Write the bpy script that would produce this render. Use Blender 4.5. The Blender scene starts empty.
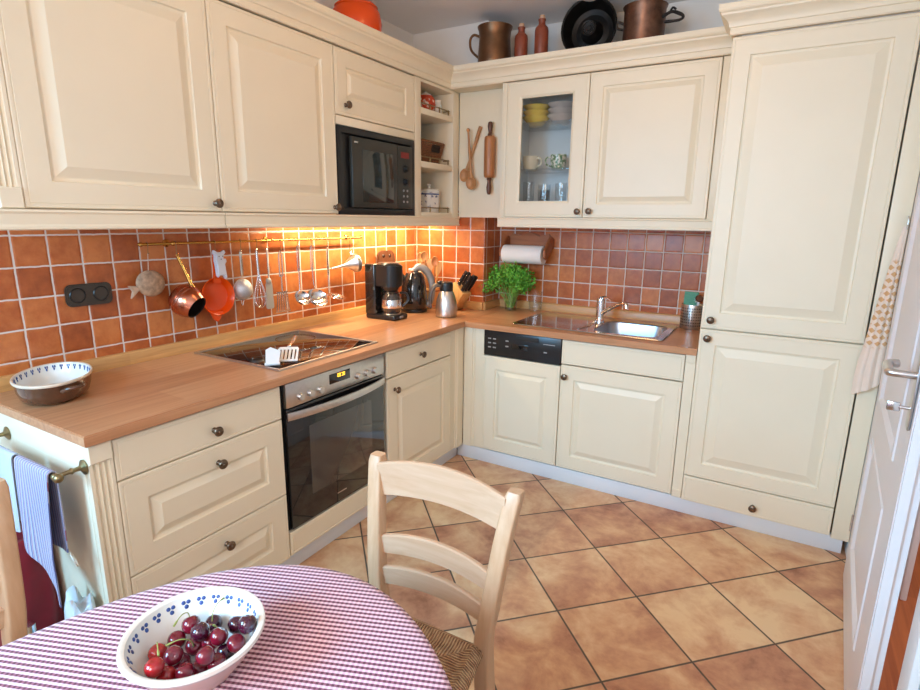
import bpy, bmesh, math, random
from mathutils import Vector, Matrix
random.seed(7)
S = bpy.context.scene
COL = S.collection
PI = math.pi

# ------------------------------------------------------------------ materials
def lin(c):
    c = c / 255.0
    return c / 12.92 if c <= 0.04045 else ((c + 0.055) / 1.055) ** 2.4
def rgb(r, g, b): return (lin(r), lin(g), lin(b), 1.0)

class N:
    """tiny node-graph helper"""
    def __init__(self, name):
        self.m = bpy.data.materials.new(name); self.m.use_nodes = True
        self.t = self.m.node_tree; self.b = self.t.nodes['Principled BSDF']
    def new(self, typ, **kw):
        n = self.t.nodes.new(typ)
        for k, v in kw.items(): setattr(n, k, v)
        return n
    def link(self, a, b): self.t.links.new(a, b)
    def put(self, sock, v):
        if hasattr(v, 'is_output') or isinstance(v, bpy.types.NodeSocket): self.link(v, sock)
        else: sock.default_value = v
    def math(self, op, a, b=None, c=None):
        n = self.new('ShaderNodeMath', operation=op)
        self.put(n.inputs[0], a)
        if b is not None: self.put(n.inputs[1], b)
        if c is not None: self.put(n.inputs[2], c)
        return n.outputs[0]
    def mix(self, f, a, b, typ='MIX'):
        n = self.new('ShaderNodeMix', data_type='RGBA', blend_type=typ)
        self.put(n.inputs[0], f); self.put(n.inputs[6], a); self.put(n.inputs[7], b)
        return n.outputs[2]
    def pos(self):
        g = self.new('ShaderNodeNewGeometry')
        s = self.new('ShaderNodeSeparateXYZ'); self.link(g.outputs['Position'], s.inputs[0])
        return g.outputs['Position'], s.outputs
    def obj(self):
        g = self.new('ShaderNodeTexCoord')
        s = self.new('ShaderNodeSeparateXYZ'); self.link(g.outputs['Object'], s.inputs[0])
        return g.outputs['Object'], s.outputs
    def noise(self, vec, scale, detail=3, rough=.5, dist=0):
        n = self.new('ShaderNodeTexNoise')
        if vec is not None: self.link(vec, n.inputs['Vector'])
        n.inputs['Scale'].default_value = scale; n.inputs['Detail'].default_value = detail
        n.inputs['Roughness'].default_value = rough; n.inputs['Distortion'].default_value = dist
        return n
    def ramp(self, fac, stops):
        n = self.new('ShaderNodeValToRGB'); self.put(n.inputs[0], fac)
        e = n.color_ramp.elements
        e[0].position, e[0].color = stops[0]; e[1].position, e[1].color = stops[-1]
        for p, c in stops[1:-1]:
            x = e.new(p); x.color = c
        return n.outputs[0]
    def rng(self, v, a, b, c=0.0, d=1.0):
        n = self.new('ShaderNodeMapRange', interpolation_type='SMOOTHSTEP')
        self.put(n.inputs[0], v)
        for i, x in enumerate((a, b, c, d)): n.inputs[i + 1].default_value = x
        return n.outputs[0]
    def white(self, a, b):
        c = self.new('ShaderNodeCombineXYZ'); self.put(c.inputs[0], a); self.put(c.inputs[1], b)
        w = self.new('ShaderNodeTexWhiteNoise', noise_dimensions='2D'); self.link(c.outputs[0], w.inputs['Vector'])
        return w.outputs['Value']
    def xyz(self, a, b, c):
        n = self.new('ShaderNodeCombineXYZ')
        for i, v in enumerate((a, b, c)): self.put(n.inputs[i], v)
        return n.outputs[0]
    def bump(self, h, strength=.3, dist=.002):
        n = self.new('ShaderNodeBump'); n.inputs['Strength'].default_value = strength
        n.inputs['Distance'].default_value = dist; self.put(n.inputs['Height'], h)
        self.link(n.outputs[0], self.b.inputs['Normal'])
    def out(self, color=None, rough=None, metal=None):
        if color is not None: self.put(self.b.inputs['Base Color'], color)
        if rough is not None: self.put(self.b.inputs['Roughness'], rough)
        if metal is not None: self.put(self.b.inputs['Metallic'], metal)
        return self.m

def M(name, c, rough=.5, metal=0.0, var=0.0, scale=20, spec=None, coat=0.0, bumpy=0.0):
    """plain material with an optional soft mottling of its own colour"""
    n = N(name)
    if var or bumpy:
        v, _ = n.obj()
        t = n.noise(v, scale, 4).outputs['Fac']
        if var:
            d = tuple(x * (1 - var) for x in c[:3]) + (1,); l = tuple(min(1, x * (1 + var)) for x in c[:3]) + (1,)
            n.out(n.ramp(t, [(.3, d), (.7, l)]))
        else: n.out(c)
        if bumpy: n.bump(t, bumpy, .003)
    else: n.out(c)
    n.out(None, rough, metal)
    if spec is not None: n.b.inputs['Specular IOR Level'].default_value = spec
    if coat:
        n.b.inputs['Coat Weight'].default_value = coat; n.b.inputs['Coat Roughness'].default_value = .08
    return n.m

def emit(name, c, s):
    n = N(name); n.out(c, .5); n.b.inputs['Emission Color'].default_value = c
    n.b.inputs['Emission Strength'].default_value = s; return n.m

def glass_mat(name, tint=(1, 1, 1, 1), base=.06, rough=.02):
    """thin glass: mostly transparent, mirror-like at grazing angles"""
    n = N(name); t = n.t
    tr = n.new('ShaderNodeBsdfTransparent'); tr.inputs[0].default_value = tint
    gl = n.new('ShaderNodeBsdfGlossy'); gl.inputs['Roughness'].default_value = rough
    fr = n.new('ShaderNodeLayerWeight'); fr.inputs[0].default_value = .5
    f = n.math('ADD', n.math('MULTIPLY', n.math('POWER', fr.outputs['Facing'], 4.0), .6), base + .03); f = n.math('MINIMUM', f, 1.0)
    mx = n.new('ShaderNodeMixShader'); n.link(f, mx.inputs[0]); n.link(tr.outputs[0], mx.inputs[1]); n.link(gl.outputs[0], mx.inputs[2])
    n.link(mx.outputs[0], t.nodes['Material Output'].inputs['Surface'])
    return n.m

def wall_tiles(name, axis, u0, v0, p=.101):
    n = N(name); P, s = n.pos()
    w = n.noise(P, 35, 2).outputs['Fac']
    wob = n.math('MULTIPLY', n.math('SUBTRACT', w, .5), .045)
    u = n.math('ADD', n.math('DIVIDE', n.math('SUBTRACT', s[axis], u0), p), wob)
    v = n.math('ADD', n.math('DIVIDE', n.math('SUBTRACT', s[2], v0), p), wob)
    fu, fv = n.math('FRACT', u), n.math('FRACT', v)
    du = n.math('MINIMUM', fu, n.math('SUBTRACT', 1.0, fu)); dv = n.math('MINIMUM', fv, n.math('SUBTRACT', 1.0, fv))
    d = n.math('MINIMUM', du, dv)
    face = n.rng(d, .018, .036)
    r = n.white(n.math('FLOOR', u), n.math('FLOOR', v))
    nz = n.noise(P, 22, 5, .6).outputs['Fac']
    t = n.math('ADD', n.math('MULTIPLY', r, .45), n.math('MULTIPLY', nz, .7))
    c = n.ramp(t, [(.2, rgb(142, 70, 34)), (.5, rgb(182, 96, 48)), (.8, rgb(210, 128, 70))])
    n.out(n.mix(face, rgb(222, 212, 202), c), n.rng(d, .02, .05, .75, .3))
    h = n.math('ADD', n.rng(d, .012, .09), n.math('MULTIPLY', nz, .25))
    n.bump(h, .55, .003)
    return n.m

def floor_tiles():
    n = N('floor_tile'); P, s = n.pos(); p = .3235
    x = n.math('SUBTRACT', s[0], 1.794); y = n.math('SUBTRACT', s[1], -1.335)
    k = 1 / (math.sqrt(2) * p)
    u = n.math('MULTIPLY', n.math('ADD', x, y), k); v = n.math('MULTIPLY', n.math('SUBTRACT', x, y), k)
    fu, fv = n.math('FRACT', u), n.math('FRACT', v)
    d = n.math('MINIMUM', n.math('MINIMUM', fu, n.math('SUBTRACT', 1.0, fu)), n.math('MINIMUM', fv, n.math('SUBTRACT', 1.0, fv)))
    iu, iv = n.math('FLOOR', u), n.math('FLOOR', v)
    r = n.white(iu, iv)
    off = n.new('ShaderNodeVectorMath', operation='ADD'); n.link(P, off.inputs[0])
    n.link(n.xyz(n.math('MULTIPLY', r, 40.0), n.math('MULTIPLY', r, 17.0), 0.0), off.inputs[1])
    n1 = n.noise(off.outputs[0], 5, 6, .62, .4).outputs['Fac']; n2 = n.noise(off.outputs[0], 26, 4, .6).outputs['Fac']
    t = n.math('ADD', n.math('ADD', n.math('MULTIPLY', n1, .95), n.math('MULTIPLY', n2, .22)), n.math('MULTIPLY', r, .26))
    c = n.ramp(t, [(.46, rgb(152, 98, 70)), (.58, rgb(186, 130, 98)), (.72, rgb(210, 160, 120)), (.90, rgb(230, 196, 152))])
    face = n.rng(d, .007, .0145)
    n.out(n.mix(face, rgb(92, 78, 64), c), n.rng(d, .006, .014, .8, .36))
    n.bump(n.math('ADD', n.rng(d, .004, .02), n.math('MULTIPLY', n2, .12)), .4, .003)
    return n.m

def planks(name, axis, stops, width=.11, rough=.35, length=None, sc=(1.6, 34)):
    """boards running along `axis` (0 = x, 1 = y)"""
    n = N(name); P, s = n.pos(); o = 1 - axis
    strip = n.math('FLOOR', n.math('DIVIDE', s[o], width))
    sh = n.white(strip, 3.0)
    along = n.math('ADD', s[axis], n.math('MULTIPLY', sh, 5.0))
    seg = n.math('FLOOR', n.math('DIVIDE', along, length or 9.0))
    r = n.white(strip, seg)
    g = n.noise(n.xyz(n.math('MULTIPLY', along, sc[0]), n.math('MULTIPLY', s[o], sc[1]), n.math('MULTIPLY', s[2], sc[1])), 1.6, 6, .62, .6).outputs['Fac']
    f = n.noise(n.xyz(n.math('MULTIPLY', along, 4.0), n.math('MULTIPLY', s[o], 160.0), n.math('MULTIPLY', s[2], 160.0)), 1.2, 3).outputs['Fac']
    t = n.math('ADD', n.math('ADD', n.math('MULTIPLY', g, .72), n.math('MULTIPLY', f, .22)), n.math('MULTIPLY', r, .26))
    n.out(n.ramp(t, stops), rough); n.bump(f, .06, .001)
    return n.m

def grain(name, c1, c2, rough=.45, scale=(60, 60, 3)):
    n = N(name); P, s = n.obj()
    g = n.noise(n.xyz(n.math('MULTIPLY', s[0], float(scale[0])), n.math('MULTIPLY', s[1], float(scale[1])), n.math('MULTIPLY', s[2], float(scale[2]))), 1.0, 4, .6, .3).outputs['Fac']
    return n.out(n.ramp(g, [(.3, c1), (.7, c2)]), rough)

def gingham():
    n = N('gingham_cloth'); P, s = n.pos(); a = math.radians(22)
    u = n.math('ADD', n.math('MULTIPLY', s[0], math.cos(a)), n.math('MULTIPLY', s[1], math.sin(a)))
    v = n.math('SUBTRACT', n.math('MULTIPLY', s[1], math.cos(a)), n.math('MULTIPLY', s[0], math.sin(a)))
    def band(x, p):
        f = n.math('FRACT', n.math('DIVIDE', x, p)); d = n.math('ABSOLUTE', n.math('SUBTRACT', f, .5))
        return n.rng(d, .2, .3)
    z = n.math('MULTIPLY', s[2], 1.0)
    A = band(n.math('ADD', u, 0.0), .0080); B = band(n.math('ADD', v, z), .0094)
    c = n.mix(A, rgb(238, 206, 212), rgb(222, 178, 190))
    c2 = n.mix(A, rgb(148, 84, 102), rgb(98, 44, 60))
    n.out(n.mix(B, c, c2), .9)
    n.b.inputs['Sheen Weight'].default_value = .2
    return n.m

def stripes(name, stops, freq, axis=0, rough=.9):
    n = N(name); P, s = n.obj()
    f = n.math('FRACT', n.math('MULTIPLY', s[axis], float(freq)))
    r = n.new('ShaderNodeValToRGB'); r.color_ramp.interpolation = 'CONSTANT'
    n.link(f, r.inputs[0]); e = r.color_ramp.elements
    e[0].position, e[0].color = stops[0]; e[1].position, e[1].color = stops[1]
    for p, c in stops[2:]:
        x = e.new(p); x.color = c
    return n.out(r.outputs[0], rough)

CREAM = M('cream_lacquer', rgb(235, 222, 195), .42, var=.012, scale=6)
WHITE = M('white_paint', rgb(232, 232, 230), .5)
DOORW = M('white_door_paint', rgb(226, 222, 222), .4)
CEILW = M('white_ceiling_paint', rgb(242, 240, 240), .9)
KICK = M('white_kick_board', rgb(226, 228, 230), .45)
WALL = M('white_plaster', rgb(238, 236, 232), .9, var=.02, scale=8, bumpy=.05)
BLACK = M('black_plastic', (.012, .012, .013, 1), .28)
BLACKG = M('black_glass', (.006, .006, .007, 1), .04, coat=.6)
DARKN = M('dark_niche', (.02, .018, .016, 1), .7)
STEEL = M('brushed_steel', (.62, .60, .58, 1), .3, 1.0, var=.05, scale=60)
STEELB = M('bright_steel', (.74, .74, .75, 1), .16, 1.0)
CHROME = M('chrome', (.8, .8, .82, 1), .08, 1.0)
BRASS = M('brass', rgb(205, 160, 85), .25, 1.0)
OLDBRASS = M('aged_brass', rgb(150, 132, 96), .32, 1.0, var=.15, scale=50)
BRONZE = M('dark_bronze', rgb(112, 94, 78), .32, .9, var=.3, scale=90)
COPPER = M('copper', rgb(206, 134, 108), .24, 1.0, var=.12, scale=30)
COPPERD = M('tarnished_copper', rgb(112, 82, 66), .42, .85, var=.3, scale=26)
PEWTER = M('tarnished_bronze_jug', rgb(120, 88, 62), .38, .8, var=.22, scale=18)
ORANGE = M('orange_enamel', rgb(236, 82, 12), .25, var=.06, scale=9, coat=.15)
STONE = M('brown_stoneware_bottle', rgb(140, 68, 44), .45, var=.18, scale=22)
GLAZE = M('brown_salt_glaze', rgb(88, 56, 38), .18, var=.35, scale=18, coat=.5)
CERAM = M('white_glaze', rgb(226, 226, 220), .18, var=.02, scale=12, coat=.3)
CERAMR = M('biscuit_rim_glaze', rgb(216, 200, 178), .35, var=.06, scale=30)
BLUE = M('cobalt_blue_dabs', rgb(48, 76, 136), .3, var=.3, scale=60)
CORK = M('pale_cork', rgb(206, 168, 138), .8, var=.1, scale=80)
BEECH = grain('pale_beech_wood', rgb(196, 154, 116), rgb(210, 172, 136), .42)
BEECHX = grain('pale_beech_crosswise', rgb(200, 160, 126), rgb(214, 180, 148), .45, (3, 50, 50))
SPOONW = grain('worn_spoon_wood', rgb(168, 112, 66), rgb(200, 146, 94), .55)
PINW = grain('turned_hard_wood', rgb(160, 98, 56), rgb(192, 128, 80), .4)
DARKW = grain('dark_walnut_handle', rgb(84, 48, 32), rgb(112, 68, 44), .4)
HOLDW = grain('honey_stained_pine', rgb(150, 84, 44), rgb(180, 108, 62), .45, (4, 40, 40))
UTILW = grain('light_kitchen_wood', rgb(204, 150, 90), rgb(226, 180, 120), .5)
WT = [(.3, rgb(164, 108, 74)), (.55, rgb(190, 134, 94)), (.85, rgb(210, 160, 118))]
TOPY = planks('worktop_wood_lengthwise', 1, WT, .14, .3)
TOPX = planks('worktop_wood_crosswise', 0, WT, .14, .3)
STRIP = planks('oak_upstand_strip', 0, [(.3, rgb(178, 122, 68)), (.85, rgb(226, 176, 112))], .2, .35, sc=(2.5, 30))
STRIPY = planks('oak_upstand_strip_long', 1, [(.3, rgb(178, 122, 68)), (.85, rgb(226, 176, 112))], .2, .35, sc=(2.5, 30))
PARQ = planks('orange_parquet', 1, [(.3, rgb(150, 74, 36)), (.8, rgb(196, 110, 58))], .07, .3, .45)
PAPER = M('white_paper_roll', rgb(238, 235, 230), .9, bumpy=.25, scale=120)
GLASS = glass_mat('clear_glass')
GLASSP = glass_mat('window_glass', (.97, .98, .98, 1), .0)
GLASSK = glass_mat('thick_tumbler_glass', (.975, .98, .98, 1), .02)
LEAF = M('parsley_leaf', rgb(96, 166, 52), .5, var=.35, scale=40)
STEM = M('parsley_stem', rgb(128, 178, 74), .5)

# ------------------------------------------------------------------ mesh helpers
def grab(bm, fn, mat=None, mi=0):
    """run fn on a fresh bmesh, then add the result to bm (transformed, with a material index)"""
    t = bmesh.new(); fn(t)
    if mat is not None: t.transform(mat)
    for f in t.faces: f.material_index = mi
    me = bpy.data.meshes.new('t'); t.to_mesh(me); t.free()
    bm.from_mesh(me); bpy.data.meshes.remove(me)
    return bm

def box(bm, x0, x1, y0, y1, z0, z1, bev=0.0, seg=2, mi=0, mat=None):
    def fn(t):
        bmesh.ops.create_cube(t, size=1)
        t.transform(Matrix.Translation(((x0 + x1) / 2, (y0 + y1) / 2, (z0 + z1) / 2)) @ Matrix.Diagonal((abs(x1 - x0), abs(y1 - y0), abs(z1 - z0), 1)))
        if bev: bmesh.ops.bevel(t, geom=list(t.edges), offset=bev, segments=seg, affect='EDGES', profile=.5)
    return grab(bm, fn, mat, mi)

def axis_mat(p0, d):
    d = Vector(d).normalized(); q = Vector((0, 0, 1)).rotation_difference(d)
    return Matrix.Translation(Vector(p0)) @ q.to_matrix().to_4x4()

def lathe(bm, prof, mat=None, n=32, sx=1.0, sy=1.0, mi=0, seg=None):
    """profile [(r, z)...] turned about z; r = 0 closes it to a point"""
    def fn(t):
        rows = []
        for r, z in prof:
            if r < 1e-6: rows.append([t.verts.new((0, 0, z))])
            else: rows.append([t.verts.new((r * sx * math.cos(2 * PI * k / n), r * sy * math.sin(2 * PI * k / n), z)) for k in range(n)])
        for a, b in zip(rows, rows[1:]):
            if len(a) == 1 and len(b) == 1: continue
            for k in range(n):
                j = (k + 1) % n
                if len(a) == 1: t.faces.new((a[0], b[j], b[k]))
                elif len(b) == 1: t.faces.new((a[k], a[j], b[0]))
                else: t.faces.new((a[k], a[j], b[j], b[k]))
        bmesh.ops.recalc_face_normals(t, faces=list(t.faces))
    return grab(bm, fn, mat, mi)

def cyl(bm, p0, p1, r0, r1=None, n=20, mi=0):
    r1 = r0 if r1 is None else r1; L = (Vector(p1) - Vector(p0)).length
    return lathe(bm, [(0, 0), (r0, 0), (r1, L), (0, L)], axis_mat(p0, Vector(p1) - Vector(p0)), n, mi=mi)

def smooth_path(pts, k=6):
    P = [Vector(p) for p in pts]; out = []
    for i in range(len(P) - 1):
        a, b, c, d = P[max(i - 1, 0)], P[i], P[i + 1], P[min(i + 2, len(P) - 1)]
        for j in range(k):
            t = j / k
            out.append(.5 * ((2 * b) + (c - a) * t + (2 * a - 5 * b + 4 * c - d) * t * t + (3 * b - a - 3 * c + d) * t ** 3))
    out.append(P[-1]); return out

def tube(bm, pts, r, n=10, k=0, mi=0, flat=1.0):
    """round tube along pts (k > 0 smooths); r a number or one per point"""
    P = smooth_path(pts, k) if k else [Vector(p) for p in pts]
    R = [r] * len(P) if not isinstance(r, (list, tuple)) else ([r[min(int(i / max(len(P) - 1, 1) * (len(r) - 1) + .5), len(r) - 1)] for i in range(len(P))])
    def fn(t):
        up = None; rows = []
        for i, p in enumerate(P):
            d = (P[min(i + 1, len(P) - 1)] - P[max(i - 1, 0)]).normalized()
            if up is None:
                up = d.orthogonal().normalized()
            up = (up - d * up.dot(d))
            up = up.normalized() if up.length > 1e-6 else d.orthogonal().normalized()
            s = d.cross(up)
            rows.append([t.verts.new(p + (up * math.cos(2 * PI * q / n) * flat + s * math.sin(2 * PI * q / n)) * R[i]) for q in range(n)])
        for a, b in zip(rows, rows[1:]):
            for q in range(n): t.faces.new((a[q], a[(q + 1) % n], b[(q + 1) % n], b[q]))
        t.faces.new(rows[0][::-1]); t.faces.new(rows[-1])
        bmesh.ops.recalc_face_normals(t, faces=list(t.faces))
    return grab(bm, fn, None, mi)

def ball(bm, c, r, sx=1, sy=1, sz=1, n=16, mi=0, mat=None):
    m = Matrix.Translation(Vector(c)) @ (mat or Matrix.Identity(4)) @ Matrix.Diagonal((sx, sy, sz, 1))
    return grab(bm, lambda t: bmesh.ops.create_uvsphere(t, u_segments=n, v_segments=max(n * 2 // 3, 6), radius=r), m, mi)

def prism(bm, poly, z0, z1, mat=None, bev=0.0, mi=0):
    """closed outline in the local xy plane, extruded from z0 to z1"""
    def fn(t):
        a = [t.verts.new((x, y, z0)) for x, y in poly]; b = [t.verts.new((x, y, z1)) for x, y in poly]
        t.faces.new(a[::-1]); t.faces.new(b)
        for i in range(len(poly)):
            j = (i + 1) % len(poly); t.faces.new((a[i], a[j], b[j], b[i]))
        bmesh.ops.recalc_face_normals(t, faces=list(t.faces))
        if bev:
            e = [e for e in t.edges if all(abs(v.co.z - z0) < 1e-7 for v in e.verts) or all(abs(v.co.z - z1) < 1e-7 for v in e.verts)]
            bmesh.ops.bevel(t, geom=e, offset=bev, segments=2, affect='EDGES')
    return grab(bm, fn, mat, mi)

def sweep(bm, prof, path, mi=0):
    """profile (out, z) swept along a level path (x, y) with mitred corners; 'out' is to the right of travel"""
    P = [Vector(p) for p in path]
    def right(d): return Vector((d.y, -d.x))
    offs = []
    for i in range(len(P)):
        if i == 0: o = right((P[1] - P[0]).normalized())
        elif i == len(P) - 1: o = right((P[-1] - P[-2]).normalized())
        else:
            a, b = right((P[i] - P[i - 1]).normalized()), right((P[i + 1] - P[i]).normalized())
            o = (a + b) / (1 + a.dot(b))
        offs.append(o)
    def fn(t):
        rows = [[t.verts.new((p.x + o.x * q, p.y + o.y * q, z)) for q, z in prof] for p, o in zip(P, offs)]
        for a, b in zip(rows, rows[1:]):
            for k in range(len(prof)):
                j = (k + 1) % len(prof); t.faces.new((a[k], a[j], b[j], b[k]))
        t.faces.new(rows[0]); t.faces.new(rows[-1][::-1])
        bmesh.ops.recalc_face_normals(t, faces=list(t.faces))
    return grab(bm, fn, None, mi)

def FX(x, y, z):   # panel frame on a front that faces +x : u = y, v = z, n = x
    return Matrix(((0, 0, 1, x), (1, 0, 0, y), (0, 1, 0, z), (0, 0, 0, 1)))
def FY(x, y, z):   # panel frame on a front that faces -y : u = x, v = z, n = -y
    return Matrix(((1, 0, 0, x), (0, 0, -1, y), (0, 1, 0, z), (0, 0, 0, 1)))

def rings(bm, w, h, R, mat, cap_front=True, cap_back=True, mi=0):
    def fn(t):
        rows = [[t.verts.new((a, b, d)) for a, b in ((i, i), (w - i, i), (w - i, h - i), (i, h - i))] for i, d in R]
        for a, b in zip(rows, rows[1:]):
            for k in range(4):
                j = (k + 1) % 4; t.faces.new((a[k], a[j], b[j], b[k]))
        if cap_back: t.faces.new(rows[0][::-1])
        if cap_front: t.faces.new(rows[-1])
        bmesh.ops.recalc_face_normals(t, faces=list(t.faces))
    return grab(bm, fn, mat, mi)

EDGE = [(0, -.02), (0, -.0035), (.0012, -.001), (.0035, 0), (.0105, 0), (.0115, -.0016), (.0135, -.0016), (.0145, 0)]
def raised(w, h, mat, F=.072, B=.036):
    R = EDGE + [(F, 0), (F + .003, -.0065), (F + .010, -.0085), (F + .013, -.0082), (F + B, .0012), (F + B + .003, .0022)]
    return rings(bmesh.new(), w, h, R, mat)
def plain(w, h, mat): return rings(bmesh.new(), w, h, EDGE, mat)
def glazed(w, h, mat, F=.083):
    R = EDGE + [(F - .012, 0), (F - .004, -.004), (F, -.006), (F, -.02), (0, -.02)]
    return rings(bmesh.new(), w, h, R, mat, False, False)

def link(name, bm, mats, parent=None, ang=35, smooth=True):
    me = bpy.data.meshes.new(name)
    if parent is not None:
        r = parent if parent.parent is None else parent.parent
        if r.type == 'EMPTY': bm.transform(r.matrix_basis.inverted())
    bm.to_mesh(me); bm.free()
    for m in (mats if isinstance(mats, (list, tuple)) else [mats]): me.materials.append(m)
    if smooth:
        for p in me.polygons: p.use_smooth = True
        me.set_sharp_from_angle(angle=math.radians(ang))
    o = bpy.data.objects.new(name, me); COL.objects.link(o)
    if parent is not None: o.parent = parent
    return o

def tag(o, label, cat, group=None):
    o['label'] = label; o['category'] = cat
    if group: o['group'] = group
    return o
def thing(name, label, cat, loc=(0, 0, 0), rz=0.0, group=None):
    o = bpy.data.objects.new(name, None); COL.objects.link(o); o.empty_display_size = .05
    o.matrix_basis = Matrix.Translation(Vector(loc)) @ Matrix.Rotation(rz, 4, 'Z')
    return tag(o, label, cat, group)
def struct(name, bm, mats, parent=None, **k):
    o = link(name, bm, mats, parent, **k)
    if parent is None: o['kind'] = 'structure'
    return o
def copy_tree(o, loc, rz=0.0, label=None):
    r = o.copy(); COL.objects.link(r); r.matrix_basis = Matrix.Translation(Vector(loc)) @ Matrix.Rotation(rz, 4, 'Z')
    if label: r['label'] = label
    for ch in list(o.children):
        c = ch.copy(); COL.objects.link(c); c.parent = r
        for g in ch.children:
            d = g.copy(); COL.objects.link(d); d.parent = c
    return r
bmn = bmesh.new
def settle(t, z):
    """lower or lift a thing until its lowest point stands at height z"""
    m = min((t.matrix_basis @ v.co).z for c in t.children for v in c.data.vertices)
    t.matrix_basis = Matrix.Translation((0, 0, z - m)) @ t.matrix_basis

KNOB = [(.0095, 0), (.0085, .003), (.0055, .007), (.0055, .013), (.010, .016), (.0155, .020), (.0165, .024), (.0145, .028), (.008, .031), (.0045, .0312), (.003, .0335), (0, .034)]
def knob(parent, facing, x, y, z):
    d = (1, 0, 0) if facing == 'x' else (0, -1, 0)
    return link('knob', lathe(bmn(), KNOB, axis_mat((x, y, z), d), 20), BRONZE, parent)

# ------------------------------------------------------------------ camera
F_PX = 548.98; YAW, PIT, ROL = .5284, -.2267, .0127; CAM = Vector((2.1194, -3.2380, 1.3826))
fw = Vector((-math.sin(YAW) * math.cos(PIT), math.cos(YAW) * math.cos(PIT), math.sin(PIT)))
rt = Vector((math.cos(YAW), math.sin(YAW), 0)); up = rt.cross(fw)
r2 = rt * math.cos(ROL) + up * math.sin(ROL); u2 = -rt * math.sin(ROL) + up * math.cos(ROL)
cd = bpy.data.cameras.new('camera'); co = bpy.data.objects.new('camera', cd); COL.objects.link(co)
cd.sensor_fit = 'HORIZONTAL'; cd.sensor_width = 36.0; cd.lens = F_PX / 920 * 36.0; cd.clip_start = .02
co.matrix_world = Matrix(((r2.x, u2.x, -fw.x, CAM.x), (r2.y, u2.y, -fw.y, CAM.y), (r2.z, u2.z, -fw.z, CAM.z), (0, 0, 0, 1)))
S.camera = co

# ------------------------------------------------------------------ the room
CEIL = 2.47; XW = 2.50; YB = -4.62
struct('floor', box(bmn(), -.12, XW, YB, .12, -.06, 0), floor_tiles())
struct('floor_hall', box(bmn(), XW, 5.2, -3.6, 2.0, -.06, 0), PARQ)
struct('ceiling', box(bmn(), -.12, 5.2, YB - .12, 2.0, CEIL, CEIL + .06), CEILW)
struct('wall_left', box(bmn(), -.14, -.006, YB, 0, 0, CEIL), WALL)
struct('wall_back', box(bmn(), -.14, XW + .14, .006, .14, 0, CEIL), WALL)
struct('wall_corner', box(bmn(), -.006, .513, -.2107, .006, 0, CEIL), WALL)
b = bmn(); DY0, DY1, DH = -1.75, -.735, 2.03
box(b, XW, XW + .15, DY1, 0.006, 0, CEIL); box(b, XW, XW + .15, YB, DY0, 0, CEIL); box(b, XW, XW + .15, DY0, DY1, DH, CEIL)
struct('wall_right', b, WALL)
WINS = ((.15, 1.05), (1.40, 2.20)); FZ0, FZ1 = 1.10, 2.28  # second opening is an added, unseen window for frontal fill
b = bmn(); xs = (-.14, .15, 1.05, 1.40, 2.20, XW + .14)
for i in (0, 2, 4): box(b, xs[i], xs[i + 1], YB - .12, YB, 0, CEIL)
for x0, x1 in WINS: box(b, x0, x1, YB - .12, YB, 0, FZ0); box(b, x0, x1, YB - .12, YB, FZ1, CEIL)
struct('wall_front', b, WALL)
b = bmn(); box(b, 2.9, 5.2, .9, 1.0, 0, CEIL); box(b, 4.3, 4.4, -3.6, .9, 0, CEIL); box(b, 2.65, 4.4, -3.6, -3.5, 0, CEIL)
struct('wall_hall', b, M('hall_wall_paint', rgb(226, 205, 200), .9))
# tile cladding (a finish of the walls) ; windows, the second one added for fill ; door casing
Z0T, Z1T = .80, 1.43
struct('trim_1', box(bmn(), -.006, 0, -2.62, -.2107, Z0T, Z1T), wall_tiles('terracotta_tiles_side', 1, -2.4366, 1.3116))
struct('trim_2', box(bmn(), 0, .5193, -.2167, -.2107, Z0T, Z1T), wall_tiles('terracotta_tiles_corner', 0, .1183, 1.3116))
struct('trim_3', box(bmn(), .513, .5193, -.2107, .0, Z0T, Z1T), wall_tiles('terracotta_tiles_return', 1, -.081, 1.3116))
struct('trim_4', box(bmn(), .5193, 1.83, 0, .006, Z0T, Z1T), wall_tiles('terracotta_tiles_back', 0, 1.2294, 1.3131))
for i, (x0, x1) in enumerate(WINS):
    w = struct('window_%d' % (i + 1), bmn(), WHITE); b = bmn()
    for a0, a1 in ((x0, x0 + .06), (x1 - .06, x1)): box(b, a0, a1, YB - .10, YB - .04, FZ0, FZ1, .004)
    box(b, x0 + .06, x1 - .06, YB - .10, YB - .04, FZ0, FZ0 + .06, .004); box(b, x0 + .06, x1 - .06, YB - .10, YB - .04, FZ1 - .06, FZ1, .004)
    link('window_frame', b, WHITE, w)
    link('window_pane', box(bmn(), x0 + .05, x1 - .05, YB - .073, YB - .069, FZ0 + .05, FZ1 - .05), GLASSP, w)
    link('window_sill', box(bmn(), x0 - .05, x1 + .05, YB - .04, YB + .10, FZ0 - .03, FZ0, .006), WHITE, w)
b = bmn()
box(b, XW - .022, XW - .001, DY0 - .075, DY0, 0, DH + .08, .005); box(b, XW - .001, XW + .151, DY0, DY0 + .02, 0, DH, .002)
box(b, XW - .001, XW + .175, DY1 - .02, DY1, 0, DH, .002); box(b, XW + .151, XW + .172, DY1 - .1, DY1 - .021, 0, DH + .08, .005)
box(b, XW + .151, XW + .172, DY0 - .075, DY0, 0, DH + .08, .005)
struct('door_frame', b, WHITE)

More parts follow.
